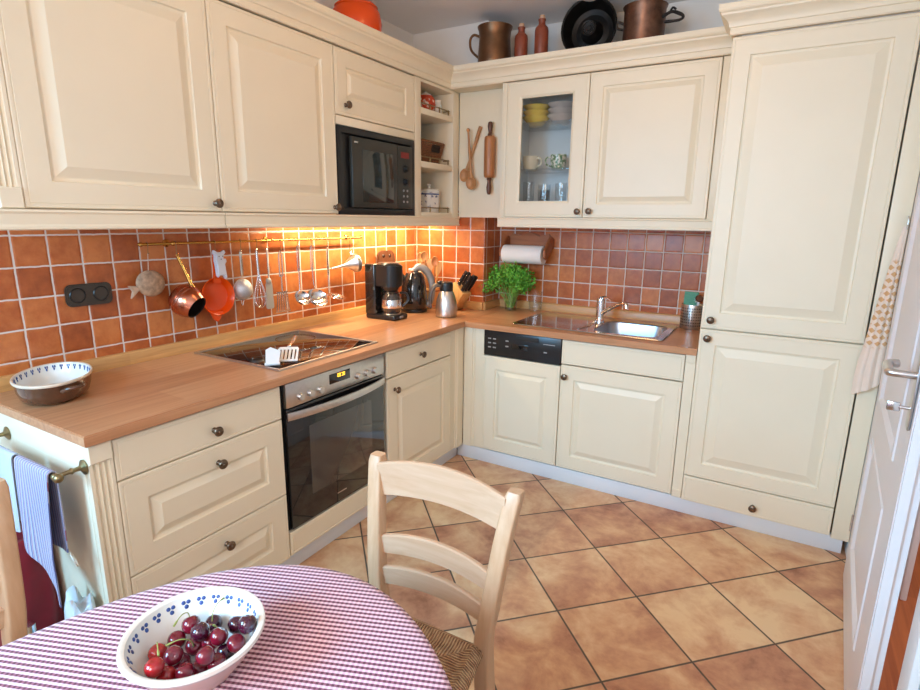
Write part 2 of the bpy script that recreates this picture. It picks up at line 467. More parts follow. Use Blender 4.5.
# door leaf: hinge line at (2.478, -.76), ajar into the kitchen
HG = Vector((2.478, -.77)); EN = Vector((2.4185, -1.69)); DL = (EN - HG).length
dv = (EN - HG).normalized(); nv = Vector((dv.y, -dv.x))          # nv: towards the kitchen (-x)
if nv.x > 0: nv = -nv
DM = Matrix(((dv.x, 0, nv.x, HG.x), (dv.y, 0, nv.y, HG.y), (0, 1, 0, .006), (0, 0, 0, 1)))
def panel_hole(u0, u1, v0, v1, bm):
    w_, h_ = u1 - u0, v1 - v0
    rings(bm, w_, h_, [(0, 0), (.004, .004), (.012, .005), (.02, 0), (.026, -.006), (.05, -.003), (.06, -.002)], DM @ Matrix.Translation((u0, v0, 0)), True, False)
def holed_slab(bm, L, H, holes, T=.04):
    us = sorted({0, L} | {h[0] for h in holes} | {h[1] for h in holes}); vs = sorted({0, H} | {h[2] for h in holes} | {h[3] for h in holes})
    def fn(t):
        V = {}
        def v(a, c, d):
            k = (round(a, 5), round(c, 5), d)
            if k not in V: V[k] = t.verts.new((a, c, d))
            return V[k]
        for i in range(len(us) - 1):
            for j in range(len(vs) - 1):
                a0, a1, c0, c1 = us[i], us[i + 1], vs[j], vs[j + 1]
                if not any(h[0] <= a0 and a1 <= h[1] and h[2] <= c0 and c1 <= h[3] for h in holes):
                    t.faces.new((v(a0, c0, 0), v(a1, c0, 0), v(a1, c1, 0), v(a0, c1, 0)))
        a = [t.verts.new(p) for p in ((0, 0, -T), (L, 0, -T), (L, H, -T), (0, H, -T))]
        f = [t.verts.new(p) for p in ((0, 0, 0), (L, 0, 0), (L, H, 0), (0, H, 0))]
        t.faces.new(a[::-1])
        for i in range(4): t.faces.new((f[i], f[(i + 1) % 4], a[(i + 1) % 4], a[i]))
        bmesh.ops.recalc_face_normals(t, faces=list(t.faces))
    return grab(bm, fn, DM)
HOLES = [(.13, DL - .19, .175, .63), (.13, DL - .19, .765, 1.86)]
b = bmn(); holed_slab(b, DL, 2.0, HOLES)
for h in HOLES: panel_hole(*h, b)
# rebate lip along the free edge
box(b, DL, DL + .012, 0, 2.0, -.022, -.002, mat=DM)
d1 = struct('door_1', b, DOORW, ang=25)
link('handle_plate', box(bmn(), DL - .062, DL - .022, .905, 1.135, .001, .007, .003, mat=DM), STEEL, d1)
b = bmn(); P = DM @ Vector((DL - .042, 1.035, .007)); Q = DM @ Vector((DL - .042, 1.035, .05)); E1 = DM @ Vector((DL - .165, 1.03, .052)); E2 = DM @ Vector((DL - .185, 1.03, .03))
tube(b, [P, Q, DM @ Vector((DL - .06, 1.035, .056)), E1, E2], [.009, .009, .0105, .011, .011], 14, 5); d_h = link('lever_handle', b, STEEL, d1)
b = bmn(); K = DM @ Vector((DL - .042, .955, .007)); cyl(b, K, DM @ Vector((DL - .042, .955, .026)), .0045)
box(b, DL - .044, DL - .04, .944, .966, .024, .05, .003, mat=DM); link('key', b, STEELB, d1)
link('hinge', cyl(bmn(), DM @ Vector((-.004, .19, .004)), DM @ Vector((-.004, .26, .004)), .004), STEEL, d1)


# ------------------------------------------------------------------ fitted cupboards
FXX, FYY = .606, -.604            # front planes of the base doors
UXX, UYY = .345, -.348            # front planes of the wall-cupboard doors
def body(t, *a, mat=CREAM): return link('body', box(bmn(), *a, .0015), mat, t)
def front_x(name, t, y0, y1, z0, z1, kind=raised, x=FXX, **k): return link(name, kind(y1 - y0, z1 - z0, FX(x, y0, z0), **k), CREAM, t, ang=9)
def front_y(name, t, x0, x1, z0, z1, kind=raised, y=FYY, **k): return link(name, kind(x1 - x0, z1 - z0, FY(x0, y, z0), **k), CREAM, t, ang=9)

# --- left run of base units
t = thing('drawer_cabinet', 'cream base cabinet with three knobbed drawers at the near end of the counter', 'cabinet', (.3, -2.25, .08))
body(t, .01, .5855, -2.578, -1.929, .08, .79)
d = front_x('drawer', t, -2.512, -1.930, .661, .784, plain); knob(d, 'x', FXX, -2.205, .71)
d = front_x('drawer', t, -2.512, -1.930, .360, .657, F=.075, B=.034); knob(d, 'x', FXX, -2.200, .595)
d = front_x('drawer', t, -2.512, -1.930, .088, .356, F=.075, B=.034); knob(d, 'x', FXX, -2.198, .297)

def pilaster(bm, w, h, mat, T=.0198, n=3, cap=.055, flute=True):
    """flat post with a square block at each end and n shallow flutes between"""
    poly = [(0, -T), (0, 0)]; m = .009
    if flute:
        fw_ = (w - 2 * m) / n
        for k in range(n):
            a = m + k * fw_
            poly += [(a, 0), (a + fw_ * .12, -.0035), (a + fw_ * .5, -.0065), (a + fw_ * .88, -.0035)]
        poly += [(w - m, 0)]
    poly += [(w, 0), (w, -T)]
    prism(bm, [(p[0], p[1]) for p in poly], cap, h - cap, mat @ Matrix(((1, 0, 0, 0), (0, 0, 1, 0), (0, 1, 0, 0), (0, 0, 0, 1))))
    for v0, v1 in ((0, cap), (h - cap, h)): rings(bm, w, v1 - v0, [(0, -T), (0, .002), (.003, .005)], mat @ Matrix.Translation((0, v0, 0)))
    return bm
tag(link('pilaster', pilaster(bmn(), .062, .789, FX(.606, -2.577, .001)), CREAM), 'fluted cream corner post beside the three drawers under the worktop corner', 'post')

t = thing('oven_cabinet', 'cream oven housing with a plain panel below the black oven', 'cabinet', (.3, -1.62, .08))
b = bmn(); box(b, .01, .57, -1.927, -1.916, .08, .79); box(b, .01, .57, -1.330, -1.314, .08, .79); box(b, .01, .57, -1.916, -1.330, .08, .19); box(b, .01, .03, -1.916, -1.33, .19, .79)
link('body', b, DARKN, t)
front_x('lower_panel', t, -1.924, -1.314, .092, .190, plain)

t = thing('base_cabinet', 'cream base cabinet with one drawer above one door, right of the oven', 'cabinet', (.3, -1.02, .08))
body(t, .01, .5855, -1.311, -.739, .08, .79)
d = front_x('drawer', t, -1.310, -.741, .657, .784, plain); knob(d, 'x', FXX, -1.036, .719)
d = front_x('door', t, -1.310, -.741, .088, .651, F=.075, B=.036); knob(d, 'x', FXX, -1.252, .592)
def cornerpost(bm, w, h, mat, flip=False):
    if flip: P_ = [(0, -.05), (0, -.011), (w * .42, -.011), (w * .45, -.006), (w * .5, -.006), (w * .53, 0), (w, 0), (w, -.05)]
    else: P_ = [(0, -.05), (0, -.004), (.004, 0), (w * .45, 0), (w * .47, -.007), (w * .53, -.007), (w * .55, -.012), (w, -.012), (w, -.05)]
    prism(bm, P_, 0, h, mat @ Matrix(((1, 0, 0, 0), (0, 0, 1, 0), (0, 1, 0, 0), (0, 0, 0, 1))))
    return bm
tag(link('corner_post', cornerpost(bmn(), .1318, .71, FX(FXX, -.7365, .08), True), CREAM), 'stepped cream filler post in the corner, on the side of the oven run', 'post')
tag(link('corner_post', cornerpost(bmn(), .124, .71, FY(.6065, FYY, .08)), CREAM), 'stepped cream filler post in the corner, left of the dishwasher', 'post')
tag(link('plinth', box(bmn(), .548, .566, -2.56, -.6, 0, .078, .001), KICK), 'white kick board on the floor under the oven and drawers', 'plinth')
tag(link('plinth', box(bmn(), .567, 2.481, -.594, -.577, 0, .078, .001), KICK), 'long white kick board on the floor under the dishwasher, sink unit and tall cupboard', 'plinth')

# --- back run
t = thing('dishwasher', 'built-in dishwasher with black control strip above a cream panelled door', 'dishwasher', (.96, -.3, .08))
body(t, .735, 1.184, -.58, -.03, .08, .79, mat=BLACK)
front_y('door', t, .735, 1.184, .086, .642, F=.072, B=.03)
GREY = M('grey_print', rgb(150, 150, 150), .5)
cp = link('control_panel', box(bmn(), .736, 1.184, FYY, -.5805, .646, .786, .004), BLACK, t)
for x, z in [(.762 + j * .03, .690 + i * .024) for i in range(3) for j in range(2)] + [(.868, .705), (.868, .735), (1.09, .70)]:
    link('button', box(bmn(), x, x + .018, FYY - .003, FYY, z, z + .007, .001), GREY, cp)
link('badge', box(bmn(), 1.085, 1.15, FYY - .001, FYY, .745, .749), GREY, cp)
link('display', box(bmn(), .905, 1.0, FYY - .0015, FYY, .700, .728, .001), BLACKG, cp)
link('recessed_grip', box(bmn(), .93, 1.06, FYY - .003, FYY, .750, .772, .003), DARKN, cp)

t = thing('sink_cabinet', 'cream sink base unit with a blank drawer front above one wide door', 'cabinet', (1.48, -.3, .08))
b = bmn(); box(b, 1.188, 1.206, -.583, -.01, .08, .79); box(b, 1.762, 1.780, -.583, -.01, .08, .79); box(b, 1.206, 1.762, -.583, -.01, .08, .1); box(b, 1.206, 1.762, -.03, -.01, .1, .79)
link('body', b, CREAM, t)
front_y('false_drawer_front', t, 1.188, 1.780, .658, .784, plain)
d = front_y('door', t, 1.188, 1.780, .086, .652, F=.072, B=.036); knob(d, 'y', 1.214, FYY, .594)
tag(link('pilaster', pilaster(bmn(), .044, .71, FY(1.783, FYY, .08), n=1, cap=.04, flute=False), CREAM), 'narrow cream post between the sink unit and the tall cupboard', 'post')

FFY = -.623
t = thing('tall_cupboard', 'tall cream integrated fridge cupboard beside the open door', 'cupboard', (2.13, -.3, .08))
body(t, 1.829, 2.430, -.602, -.005, .08, 2.10)
d = front_y('door', t, 1.831, 2.428, .922, 2.097, y=FFY, F=.07, B=.045); knob(d, 'y', 1.871, FFY, .962)
d = front_y('door', t, 1.831, 2.428, .213, .917, y=FFY, F=.068, B=.045); knob(d, 'y', 1.866, FFY, .879)
d = front_y('drawer', t, 1.831, 2.428, .083, .208, plain, y=FFY); knob(d, 'y', 2.131, FFY, .131)
tag(link('filler_panel', box(bmn(), 2.434, 2.497, -.623, -.603, .075, 2.10, .001), CREAM), 'narrow cream filler strip between tall cupboard and door, behind the checked towel', 'panel')

# --- wall cupboards on the left
tag(link('pilaster', pilaster(bmn(), .056, .705, FX(UXX, -2.577, 1.394), n=3), CREAM), 'fluted cream post at the far left end of the wall cupboards', 'post')
t = thing('wall_cupboard', 'large cream wall cupboard at upper left, above the socket', 'cupboard', (.17, -2.25, 1.39))
body(t, .002, .3245, -2.578, -1.913, 1.392, 2.10)
d = front_x('door', t, -2.519, -1.914, 1.396, 2.097, x=UXX, B=.04); knob(d, 'x', UXX, -1.940, 1.424)
t = thing('wall_cupboard', 'cream wall cupboard between the first large cupboard and the microwave', 'cupboard', (.17, -1.61, 1.39))
body(t, .002, .3245, -1.911, -1.305, 1.392, 2.10)
d = front_x('door', t, -1.911, -1.306, 1.396, 2.097, x=UXX, B=.04); knob(d, 'x', UXX, -1.331, 1.424)
t = thing('microwave_cupboard', 'cream wall cupboard with a small knobbed door above the microwave niche', 'cupboard', (.17, -1.0, 1.39))
b = bmn(); box(b, .002, .3245, -1.303, -1.300, 1.392, 1.82); box(b, .002, .3245, -.7045, -.7015, 1.392, 1.82); box(b, .002, .3245, -1.303, -.7015, 1.80, 2.10); box(b, .002, .02, -1.3, -.7045, 1.392, 1.80)
link('body', b, CREAM, t)
d = front_x('door', t, -1.301, -.704, 1.823, 2.097, x=UXX, F=.072, B=.028); knob(d, 'x', UXX, -1.238, 1.868)
link('rail', box(bmn(), .325, .345, -1.301, -.704, 1.782, 1.819, .002), CREAM, t)

t = thing('shelf_unit', 'open cream corner shelf unit with brass gallery rails, right of the microwave', 'shelf', (.17, -.45, 1.39))
b = bmn(); box(b, .002, .345, -.6995, -.643, 1.392, 2.10, .0015); box(b, .002, .345, -.312, -.241, 1.392, 2.10, .0015)
box(b, .002, .012, -.643, -.312, 1.392, 2.10); box(b, .012, .345, -.643, -.312, 2.085, 2.10)
link('body', b, CREAM, t)
SH = (1.414, 1.686, 1.960)
for z in SH:
    s = link('shelf', box(bmn(), .013, .344, -.6425, -.3125, z - (.022 if z < 1.5 else .032), z, .003), CREAM, t)
    b = bmn()
    tube(b, [(.333, -.635, z + .026), (.333, -.335, z + .026)], .0032, 8)
    for y in (-.632, -.535, -.44, -.345): lathe(b, [(0, 0), (.006, 0), (.0035, .006), (.0055, .014), (.003, .022), (.0055, .027), (0, .033)], Matrix.Translation((.333, y, z)), 10)
    tube(b, [(.333, -.335, z + .026), (.29, -.33, z + .026)], .0032, 8)
    link('gallery_rail', b, OLDBRASS, s)
tag(link('display_board', box(bmn(), .347, .679, -.240, -.2172, 1.389, 2.10, .001), CREAM), 'flat cream panel in the corner carrying the wooden spoons and rolling pin', 'panel')

# --- wall cupboards on the back wall
t = thing('glass_cupboard', 'cream wall cupboard with a glass door showing crockery and glasses', 'cupboard', (.92, -.17, 1.39))
b = bmn(); box(b, .688, .700, -.32, -.003, 1.392, 2.10)
box(b, 1.150, 1.166, -.327, -.003, 1.392, 2.10); box(b, .7, 1.15, -.327, -.003, 1.392, 1.410); box(b, .7, 1.15, -.327, -.003, 2.082, 2.10); box(b, .7, 1.15, -.012, -.003, 1.41, 2.082)
link('body', b, M('pale_interior', rgb(226, 230, 230), .5), t)
b = bmn(); box(b, .681, .6875, UYY + .001, -.003, 1.392, 2.10); box(b, .6875, .7095, UYY + .001, UYY + .022, 1.392, 2.10, .001); link('side_panel', b, CREAM, t)
d = link('door', glazed(.455, .705, FY(.7105, UYY, 1.394), F=.086), CREAM, t, ang=9)
link('door_pane', box(bmn(), .790, 1.086, UYY + .009, UYY + .012, 1.474, 2.019), GLASSP, d); knob(d, 'y', 1.144, UYY, 1.425)
for z in (1.655, 1.897): link('glass_shelf', box(bmn(), .702, 1.148, -.30, -.014, z - .006, z, .001), GLASSK, t)
t = thing('wall_cupboard', 'cream wall cupboard above the sink, its knob at lower left', 'cupboard', (1.47, -.17, 1.39))
body(t, 1.168, 1.828, -.3265, -.003, 1.392, 2.10)
d = front_y('door', t, 1.1685, 1.770, 1.394, 2.099, y=UYY, F=.068, B=.034); knob(d, 'y', 1.206, UYY, 1.427)
link('end_filler', box(bmn(), 1.774, 1.828, UYY + .003, -.327, 1.392, 2.10, .0015), CREAM, t)

# --- cornice and light rails
CROWN = [(-.012, 2.103), (.006, 2.103), (.010, 2.108), (.010, 2.128), (.015, 2.131), (.016, 2.140), (.022, 2.152), (.034, 2.164), (.043, 2.170), (.045, 2.177), (.052, 2.182), (.055, 2.188), (.055, 2.207), (-.012, 2.207)]
t = thing('cornice', 'stepped cream crown moulding along the tops of the wall cupboards', 'moulding', (.345, -.348, 2.103))
link('moulding', sweep(bmn(), CROWN, [(UXX, -2.6), (UXX, UYY), (1.8275, UYY)]), CREAM, t, ang=25)
b = bmn(); box(b, .004, .331, -2.59, -.222, 2.188, 2.203); box(b, .523, 1.772, -.334, -.004, 2.188, 2.203); box(b, .331, .523, -.334, -.222, 2.188, 2.203)
link('top_board', b, CREAM, t)
link('soffit', box(bmn(), .346, .680, -.352, -.2172, 2.1008, 2.106), CREAM, t)
tag(link('cornice', sweep(bmn(), CROWN, [(1.8295, -.4045), (1.8295, FFY), (2.495, FFY)]), CREAM, ang=25), 'stepped cream crown moulding on top of the tall cupboard', 'moulding')
PEL = [(-.018, 1.392), (.012, 1.392), (.014, 1.386), (.010, 1.380), (.008, 1.352), (.012, 1.346), (.012, 1.340), (.007, 1.337), (-.018, 1.337)]
tag(link('light_rail', sweep(bmn(), PEL, [(UXX, -2.59), (UXX, -1.913)]), CREAM, ang=25), 'cream light rail under the first large wall cupboard, over the socket', 'moulding')
tag(link('light_rail', sweep(bmn(), PEL, [(UXX, -1.9095), (UXX, -.243)]), CREAM, ang=25), 'long cream light rail under the microwave and open shelves', 'moulding')
tag(link('light_rail', sweep(bmn(), PEL, [(.675, UYY), (1.826, UYY)]), CREAM, ang=25), 'cream light rail under the glass cupboard and the cupboard above the sink', 'moulding')

# --- worktop with its upstands, cut out for the sink bowl
H = .8231; HT = .0314
t = thing('worktop', 'continuous l-shaped wooden worktop from the drawers round to the tall cupboard', 'worktop', (.6, -.6, H - HT))
SX0, SX1, SY0, SY1 = .872, 1.665, -.552, -.112     # sink plate
BX0, BX1, BY0, BY1 = 1.302, 1.63, -.515, -.165    # bowl opening
b = bmn(); z0, z1 = H - HT, H
prism(b, [(.001, -2.587), (.6243, -2.587), (.6243, -.6243), (.6243, -.2175), (.001, -.2175)], z0, z1, bev=.003, mi=0)
for a in ((.6243, BX0 - .01, -.6243, -.001), (BX1 + .01, 1.8285, -.6243, -.001), (BX0 - .01, BX1 + .01, -.6243, BY0 - .01), (BX0 - .01, BX1 + .01, BY1 + .01, -.001)):
    prism(b, [(a[0], a[2]), (a[1], a[2]), (a[1], a[3]), (a[0], a[3])], z0, z1, mi=1)
box(b, .5195, .6243, -.2175, -.001, z0, z1, mi=1)
link('board', b, [TOPY, TOPX], t)
b = bmn(); UP = [(0, H), (.016, H), (.016, H + .04), (.012, H + .047), (0, H + .049)]
sweep(b, UP, [(.001, -2.587), (.001, -.2177)]); link('upstand', b, STRIPY, t)
link('upstand', sweep(bmn(), UP, [(.0171, -.2177), (.5203, -.2177)]), STRIP, t)
link('upstand', sweep(bmn(), UP, [(.5203, -.2177), (.5203, -.0005)]), STRIPY, t)
link('upstand', sweep(bmn(), UP, [(.5365, -.0005), (1.8285, -.0005)]), STRIP, t)

# ------------------------------------------------------------------ appliances
t = thing('oven', 'built-in black glass oven with steel control strip and bowed steel handle', 'oven', (.35, -1.62, .2))
link('body', box(bmn(), .05, .594, -1.914, -1.332, .196, .788), BLACK, t)
p = link('control_panel', box(bmn(), .5942, .612, -1.910, -1.338, .692, .7855, .002), STEEL, t)
KN = [(.0175, 0), (.0175, .002), (.0145, .0025), (.014, .011), (.0128, .0125), (0, .0125)]
for y in (-1.841, -1.789, -1.737, -1.512, -1.458, -1.404):
    b = lathe(bmn(), KN, axis_mat((.612, y, .722), (1, 0, 0)), 20); box(b, .6243, .6248, y - .001, y + .001, .724, .735)
    link('dial', b, STEEL, p, ang=18)
link('display', box(bmn(), .6115, .6135, -1.686, -1.565, .728, .769, .0008), BLACKG, p)
b = bmn()
for k, y in enumerate((-1.640, -1.629, -1.616, -1.605)):
    box(b, .6134, .6138, y, y + .008, .7615, .763); box(b, .6134, .6138, y, y + .008, .7495, .751); box(b, .6134, .6138, y + .0065, y + .008, .7495, .763)
    if k != 2: box(b, .6134, .6138, y, y + .0015, .7495, .763)
link('display_digits', b, emit('yellow_display_digits', rgb(255, 214, 60), 3.0), p)
d = link('door', box(bmn(), .5942, .607, -1.910, -1.338, .199, .686, .002), BLACKG, t)
link('door_window', box(bmn(), .6065, .6075, -1.80, -1.425, .30, .592, .0006), M('smoked_oven_window', (.05, .042, .036, 1), .05, coat=.8), d)
b = bmn()
PH = [(.612 + .036 * math.sin(PI * k / 14) ** .8, -1.908 + .568 * k / 14) for k in range(15)]
sweep(b, [(0, .645), (.007, .645), (.008, .649), (.008, .671), (.007, .675), (0, .675)], [(x - .004, y) for x, y in PH])
box(b, .6065, .616, -1.908, -1.888, .648, .672); box(b, .6065, .616, -1.362, -1.340, .648, .672)
link('handle', b, STEEL, d)
link('badge', box(bmn(), .607, .6074, -1.66, -1.605, .238, .243), STEELB, d)

t = thing('microwave', 'built-in dark microwave oven with dials at its right, above the counter', 'microwave', (.17, -1.0, 1.39))
MWB = M('dark_olive_grey_plastic', (.035, .034, .028, 1), .35)
link('body', box(bmn(), .03, .329, -1.29, -.714, 1.394, 1.778), BLACK, t)
b = bmn(); rings(b, .594, .386, [(0, -.014), (0, 0), (.004, .002), (.028, .002), (.032, -.004)], FX(.344, -1.299, 1.3935), False, False); link('surround', b, BLACK, t)
d = link('door', box(bmn(), .332, .352, -1.212, -.868, 1.428, 1.742, .004), MWB, t)
b = bmn(); box(b, .351, .3535, -1.14, -.902, 1.452, 1.69, .001); link('door_window', b, M('microwave_door_glass', (.02, .026, .024, 1), .08, coat=.6), d)
link('badge', box(bmn(), .352, .3525, -1.195, -1.168, 1.715, 1.722), STEELB, d)
p = link('control_panel', box(bmn(), .332, .351, -.864, -.735, 1.428, 1.742, .003), MWB, t)
link('display', box(bmn(), .3505, .352, -.836, -.764, 1.682, 1.712, .0006), emit('dull_red_display', rgb(120, 40, 36), .15), p)
for z in (1.63, 1.565): link('dial', lathe(bmn(), [(.02, 0), (.02, .004), (.015, .006), (.013, .018), (0, .019)], axis_mat((.351, -.80, z), (1, 0, 0)), 18), BLACK, p)
for i in range(3):
    for j in range(2): link('button', lathe(bmn(), [(.006, 0), (.006, .003), (0, .0035)], axis_mat((.351, -.815 + .032 * j, 1.52 - .028 * i), (1, 0, 0)), 10), GREY, p)

t = thing('cooktop', 'flush black glass ceramic hob with a thin steel frame, above the oven', 'cooktop', (.31, -1.6, H))
link('glass_plate', box(bmn(), .066, .550, -1.878, -1.322, H + .0005, H + .0045, .0008), M('hob_black_glass', (.008, .007, .007, 1), .03), t)
b = bmn(); rings(b, .576, .504, [(0, 0), (.001, .006), (.006, .007), (.012, .0055), (.0125, .003)], Matrix(((0, -1, 0, .56), (1, 0, 0, -1.888), (0, 0, 1, H + .0003), (0, 0, 0, 1))), False, False); link('steel_frame', b, STEEL, t)
b = bmn()
for cx, cy, r in ((.19, -1.73, .07), (.42, -1.72, .09), (.19, -1.46, .09), (.42, -1.46, .07)):
    lathe(b, [(r - .0018, 0), (r, .0002), (r + .0018, 0)], Matrix.Translation((cx, cy, H + .0046)), 48)
link('zone_marking', b, M('hob_faint_print', (.06, .06, .06, 1), .2), t)

# sink : plate with drainer and a pressed bowl
def rrect(cx, cy, hx, hy, r, n=6):
    P = []
    for sx, sy, a0 in ((1, 1, 0), (-1, 1, 90), (-1, -1, 180), (1, -1, 270)):
        for k in range(n + 1):
            a = math.radians(a0 + 90 * k / n); P.append((cx + sx * (hx - r) + r * math.cos(a), cy + sy * (hy - r) + r * math.sin(a)))
    return P
t = thing('sink', 'inset steel sink with a bowl at the right and a drainer at the left', 'sink', (1.27, -.33, H))
b = bmn()
def sink_fn(bm):
    bx, by = (BX0 + BX1) / 2, (BY0 + BY1) / 2; hx, hy = (BX1 - BX0) / 2, (BY1 - BY0) / 2
    loops = []
    for hx_, hy_, r_, z_ in ((hx, hy, .07, H + .006), (hx - .006, hy - .006, .066, H + .001), (hx - .012, hy - .012, .062, H - .03), (hx - .025, hy - .025, .06, H - .125), (hx - .04, hy - .04, .055, H - .145), (hx - .07, hy - .07, .04, H - .151), (.03, .03, .028, H - .154)):
        loops.append([bm.verts.new((x, y, z_)) for x, y in rrect(bx, by, hx_, hy_, r_)])
    for p_, q_ in zip(loops, loops[1:]):
        for k in range(len(p_)): bm.faces.new((p_[k], p_[(k + 1) % len(p_)], q_[(k + 1) % len(p_)], q_[k]))
    bm.faces.new(loops[-1])
    bmesh.ops.recalc_face_normals(bm, faces=list(bm.faces))
    for f in bm.faces: f.normal_flip() if f.normal.z < -.3 else None
grab(b, sink_fn); link('bowl', b, M('sink_steel', (.44, .47, .52, 1), .36, 1.0, var=.04, scale=40), t)
def plate_fn(bm):
    out = [bm.verts.new((x, y, H + .002)) for x, y in rrect((SX0 + SX1) / 2, (SY0 + SY1) / 2, (SX1 - SX0) / 2, (SY1 - SY0) / 2, .02)]
    o2 = [bm.verts.new((x, y, H + .006)) for x, y in rrect((SX0 + SX1) / 2, (SY0 + SY1) / 2, (SX1 - SX0) / 2 - .003, (SY1 - SY0) / 2 - .003, .018)]
    i1 = [bm.verts.new((x, y, H + .006)) for x, y in rrect((BX0 + BX1) / 2, (BY0 + BY1) / 2, (BX1 - BX0) / 2, (BY1 - BY0) / 2, .07)]
    n = len(out)
    for k in range(n):
        j = (k + 1) % n
        bm.faces.new((out[k], out[j], o2[j], o2[k])); bm.faces.new((o2[k], o2[j], i1[j], i1[k]))
    bmesh.ops.recalc_face_normals(bm, faces=list(bm.faces))
b = bmn(); grab(b, plate_fn); link('rim', b, M('plate_steel', (.58, .57, .56, 1), .12, 1.0), t)
b = bmn()
tube(b, [(1.235, -.51, H + .006), (1.255, -.35, H + .009), (1.24, -.17, H + .006)], .006, 8, 5)
link('drainer_ribs', b, STEELB, t)
link('waste', lathe(bmn(), [(.028, 0), (.026, .003), (.012, .001), (0, .002)], Matrix.Translation(((BX0 + BX1) / 2, (BY0 + BY1) / 2, H - .1535)), 20), CHROME, t)

t = thing('tap', 'chrome mixer tap with its long spout swung over the sink bowl', 'tap', (1.262, -.215, H + .006))
b = bmn(); lathe(b, [(0, 0), (.029, 0), (.029, .006), (.024, .012), (.0225, .02), (.0225, .115), (.020, .128), (.010, .136), (0, .137)], Matrix.Translation((1.262, -.215, H + .0065)), 24); link('base', b, CHROME, t)
b = bmn(); tube(b, [(1.272, -.222, H + .05), (1.31, -.25, H + .078), (1.375, -.29, H + .118), (1.415, -.318, H + .132), (1.428, -.326, H + .122)], [.0125, .011, .010, .011, .012], 14, 5)
cyl(b, (1.428, -.326, H + .125), (1.430, -.328, H + .108), .0125); link('spout', b, CHROME, t)
b = bmn(); tube(b, [(1.262, -.215, H + .138), (1.285, -.225, H + .144), (1.33, -.245, H + .130)], [.010, .0075, .006], 10, 4); link('lever', b, CHROME, t)

tt = thing('socket', 'dark brown double wall socket on the tiles above the end of the worktop', 'socket', (0, -2.232, 1.104))
b = bmn(); poly = rrect(0, 0, .0765, .0385, .02)
prism(b, poly, .0005, .013, FX(0, -2.232, 1.104), bev=.003)
SOCK = M('dark_brown_socket_plastic', rgb(62, 52, 42), .3)
pl = link('cover_plate', b, SOCK, tt)
for y in (-2.272, -2.195):
    b = bmn(); lathe(b, [(.0265, 0), (.0245, .003), (.0225, .003), (.0215, -.008), (0, -.0085)], axis_mat((.0131, y, 1.104), (1, 0, 0)), 24)
    q = link('outlet', b, M('socket_well', rgb(26, 21, 17), .3), tt)
    b = bmn()
    for s in (-.0095, .0095): lathe(b, [(.0028, 0), (.0028, .0005), (0, .0005)], axis_mat((.0048, y + s, 1.104), (1, 0, 0)), 8)
    link('pin_hole', b, BLACKG, q)

# ------------------------------------------------------------------ rail with hanging utensils
RX, RZ = .045, 1.273
t = thing('utensil_rail', 'long thin brass rail on the tiles below the wall cupboards', 'rail', (RX, -1.43, RZ))
b = bmn(); tube(b, [(RX, -2.045, RZ), (RX, -.815, RZ - .003)], .0055, 12)
for y, s in ((-2.045, -1), (-.815, 1)): lathe(b, [(.0055, 0), (.0085, .003), (.0085, .010), (.004, .016), (0, .02)], axis_mat((RX, y, RZ), (0, s, 0)), 12)
link('bar', b, BRASS, t)
for y in (-1.925, -1.437, -.88): 
    b = bmn(); lathe(b, [(0, 0), (.016, 0), (.014, .004), (.006, .008), (.006, RX - .007)], axis_mat((.0005, y, RZ), (1, 0, 0)), 14); ball(b, (RX, y, RZ), .0095); link('bracket', b, BRASS, t)
HOOKS = (-2.028, -1.916, -1.742, -1.614, -1.528, -1.470, -1.390, -1.280, -1.190, -1.076, -.905)
def hook(y, z):
    b = bmn(); tube(b, [(RX - .004, y, RZ + .004), (RX, y, RZ + .0085), (RX + .007, y, RZ + .004), (RX + .006, y, RZ - .008), (RX + .002, y, z + .012), (RX + .004, y, z + .003), (RX + .010, y, z + .006)], .0013, 6, 4)
    link('hook', b, OLDBRASS, t)
for y, z in zip(HOOKS, (1.235, 1.215, 1.238, 1.232, 1.232, 1.235, 1.225, 1.245, 1.24, 1.225, 1.20)): hook(y, z)

t = thing('fish_ornament', 'mottled beige fish ornament hanging by a string at the left end of the brass rail', 'ornament', (.03, -2.03, 1.08))
m = Matrix.Rotation(math.radians(-12), 4, 'X')
b = bmn(); ball(b, (.032, -2.022, 1.125), .060, .30, .95, .84, 20, mat=m); link('fish_body', b, M('mottled_clay', rgb(176, 142, 112), .7, var=.35, scale=55, bumpy=.4), t)
b = bmn(); prism(b, [(-.018, 0), (-.052, -.03), (-.044, -.004), (-.058, .018), (-.024, .014)], -.007, .007, FX(.032, -2.05, 1.105), bev=.002); link('tail', b, M('pale_clay', rgb(200, 168, 140), .7), t)
link('string', tube(bmn(), [(RX, -2.028, 1.238), (.04, -2.028, 1.2), (.034, -2.028, 1.165)], .0012, 6), CERAMR, t)

t = thing('copper_pot', 'bellied copper pot with a brass handle, hanging left of the orange pan', 'pot', (.08, -1.9, 1.0))
d = Vector((.80, .28, -.50)).normalized(); c0 = Vector((.072, -1.912, 1.050))
b = bmn(); A = axis_mat(c0 - d * .045, d)
lathe(b, [(0, .0), (.038, .0), (.05, .006), (.059, .022), (.0635, .045), (.0625, .068), (.055, .088), (.049, .098), (.0475, .101)], A, 36)
for z in (.036, .05): lathe(b, [(.0625, z - .002), (.0655, z), (.0625, z + .002)], A, 36)
link('pot_body', b, COPPER, t)
b = bmn(); lathe(b, [(.0475, .101), (.045, .099), (.053, .085), (.058, .066), (.0565, .04), (.046, .012), (0, .01)], A, 32); link('pot_inside', b, M('dark_tinned_inside', (.03, .022, .018, 1), .5, .5), t)
b = bmn(); h0 = Vector((.082, -1.888, 1.112)); h1 = Vector((.052, -1.915, 1.222))
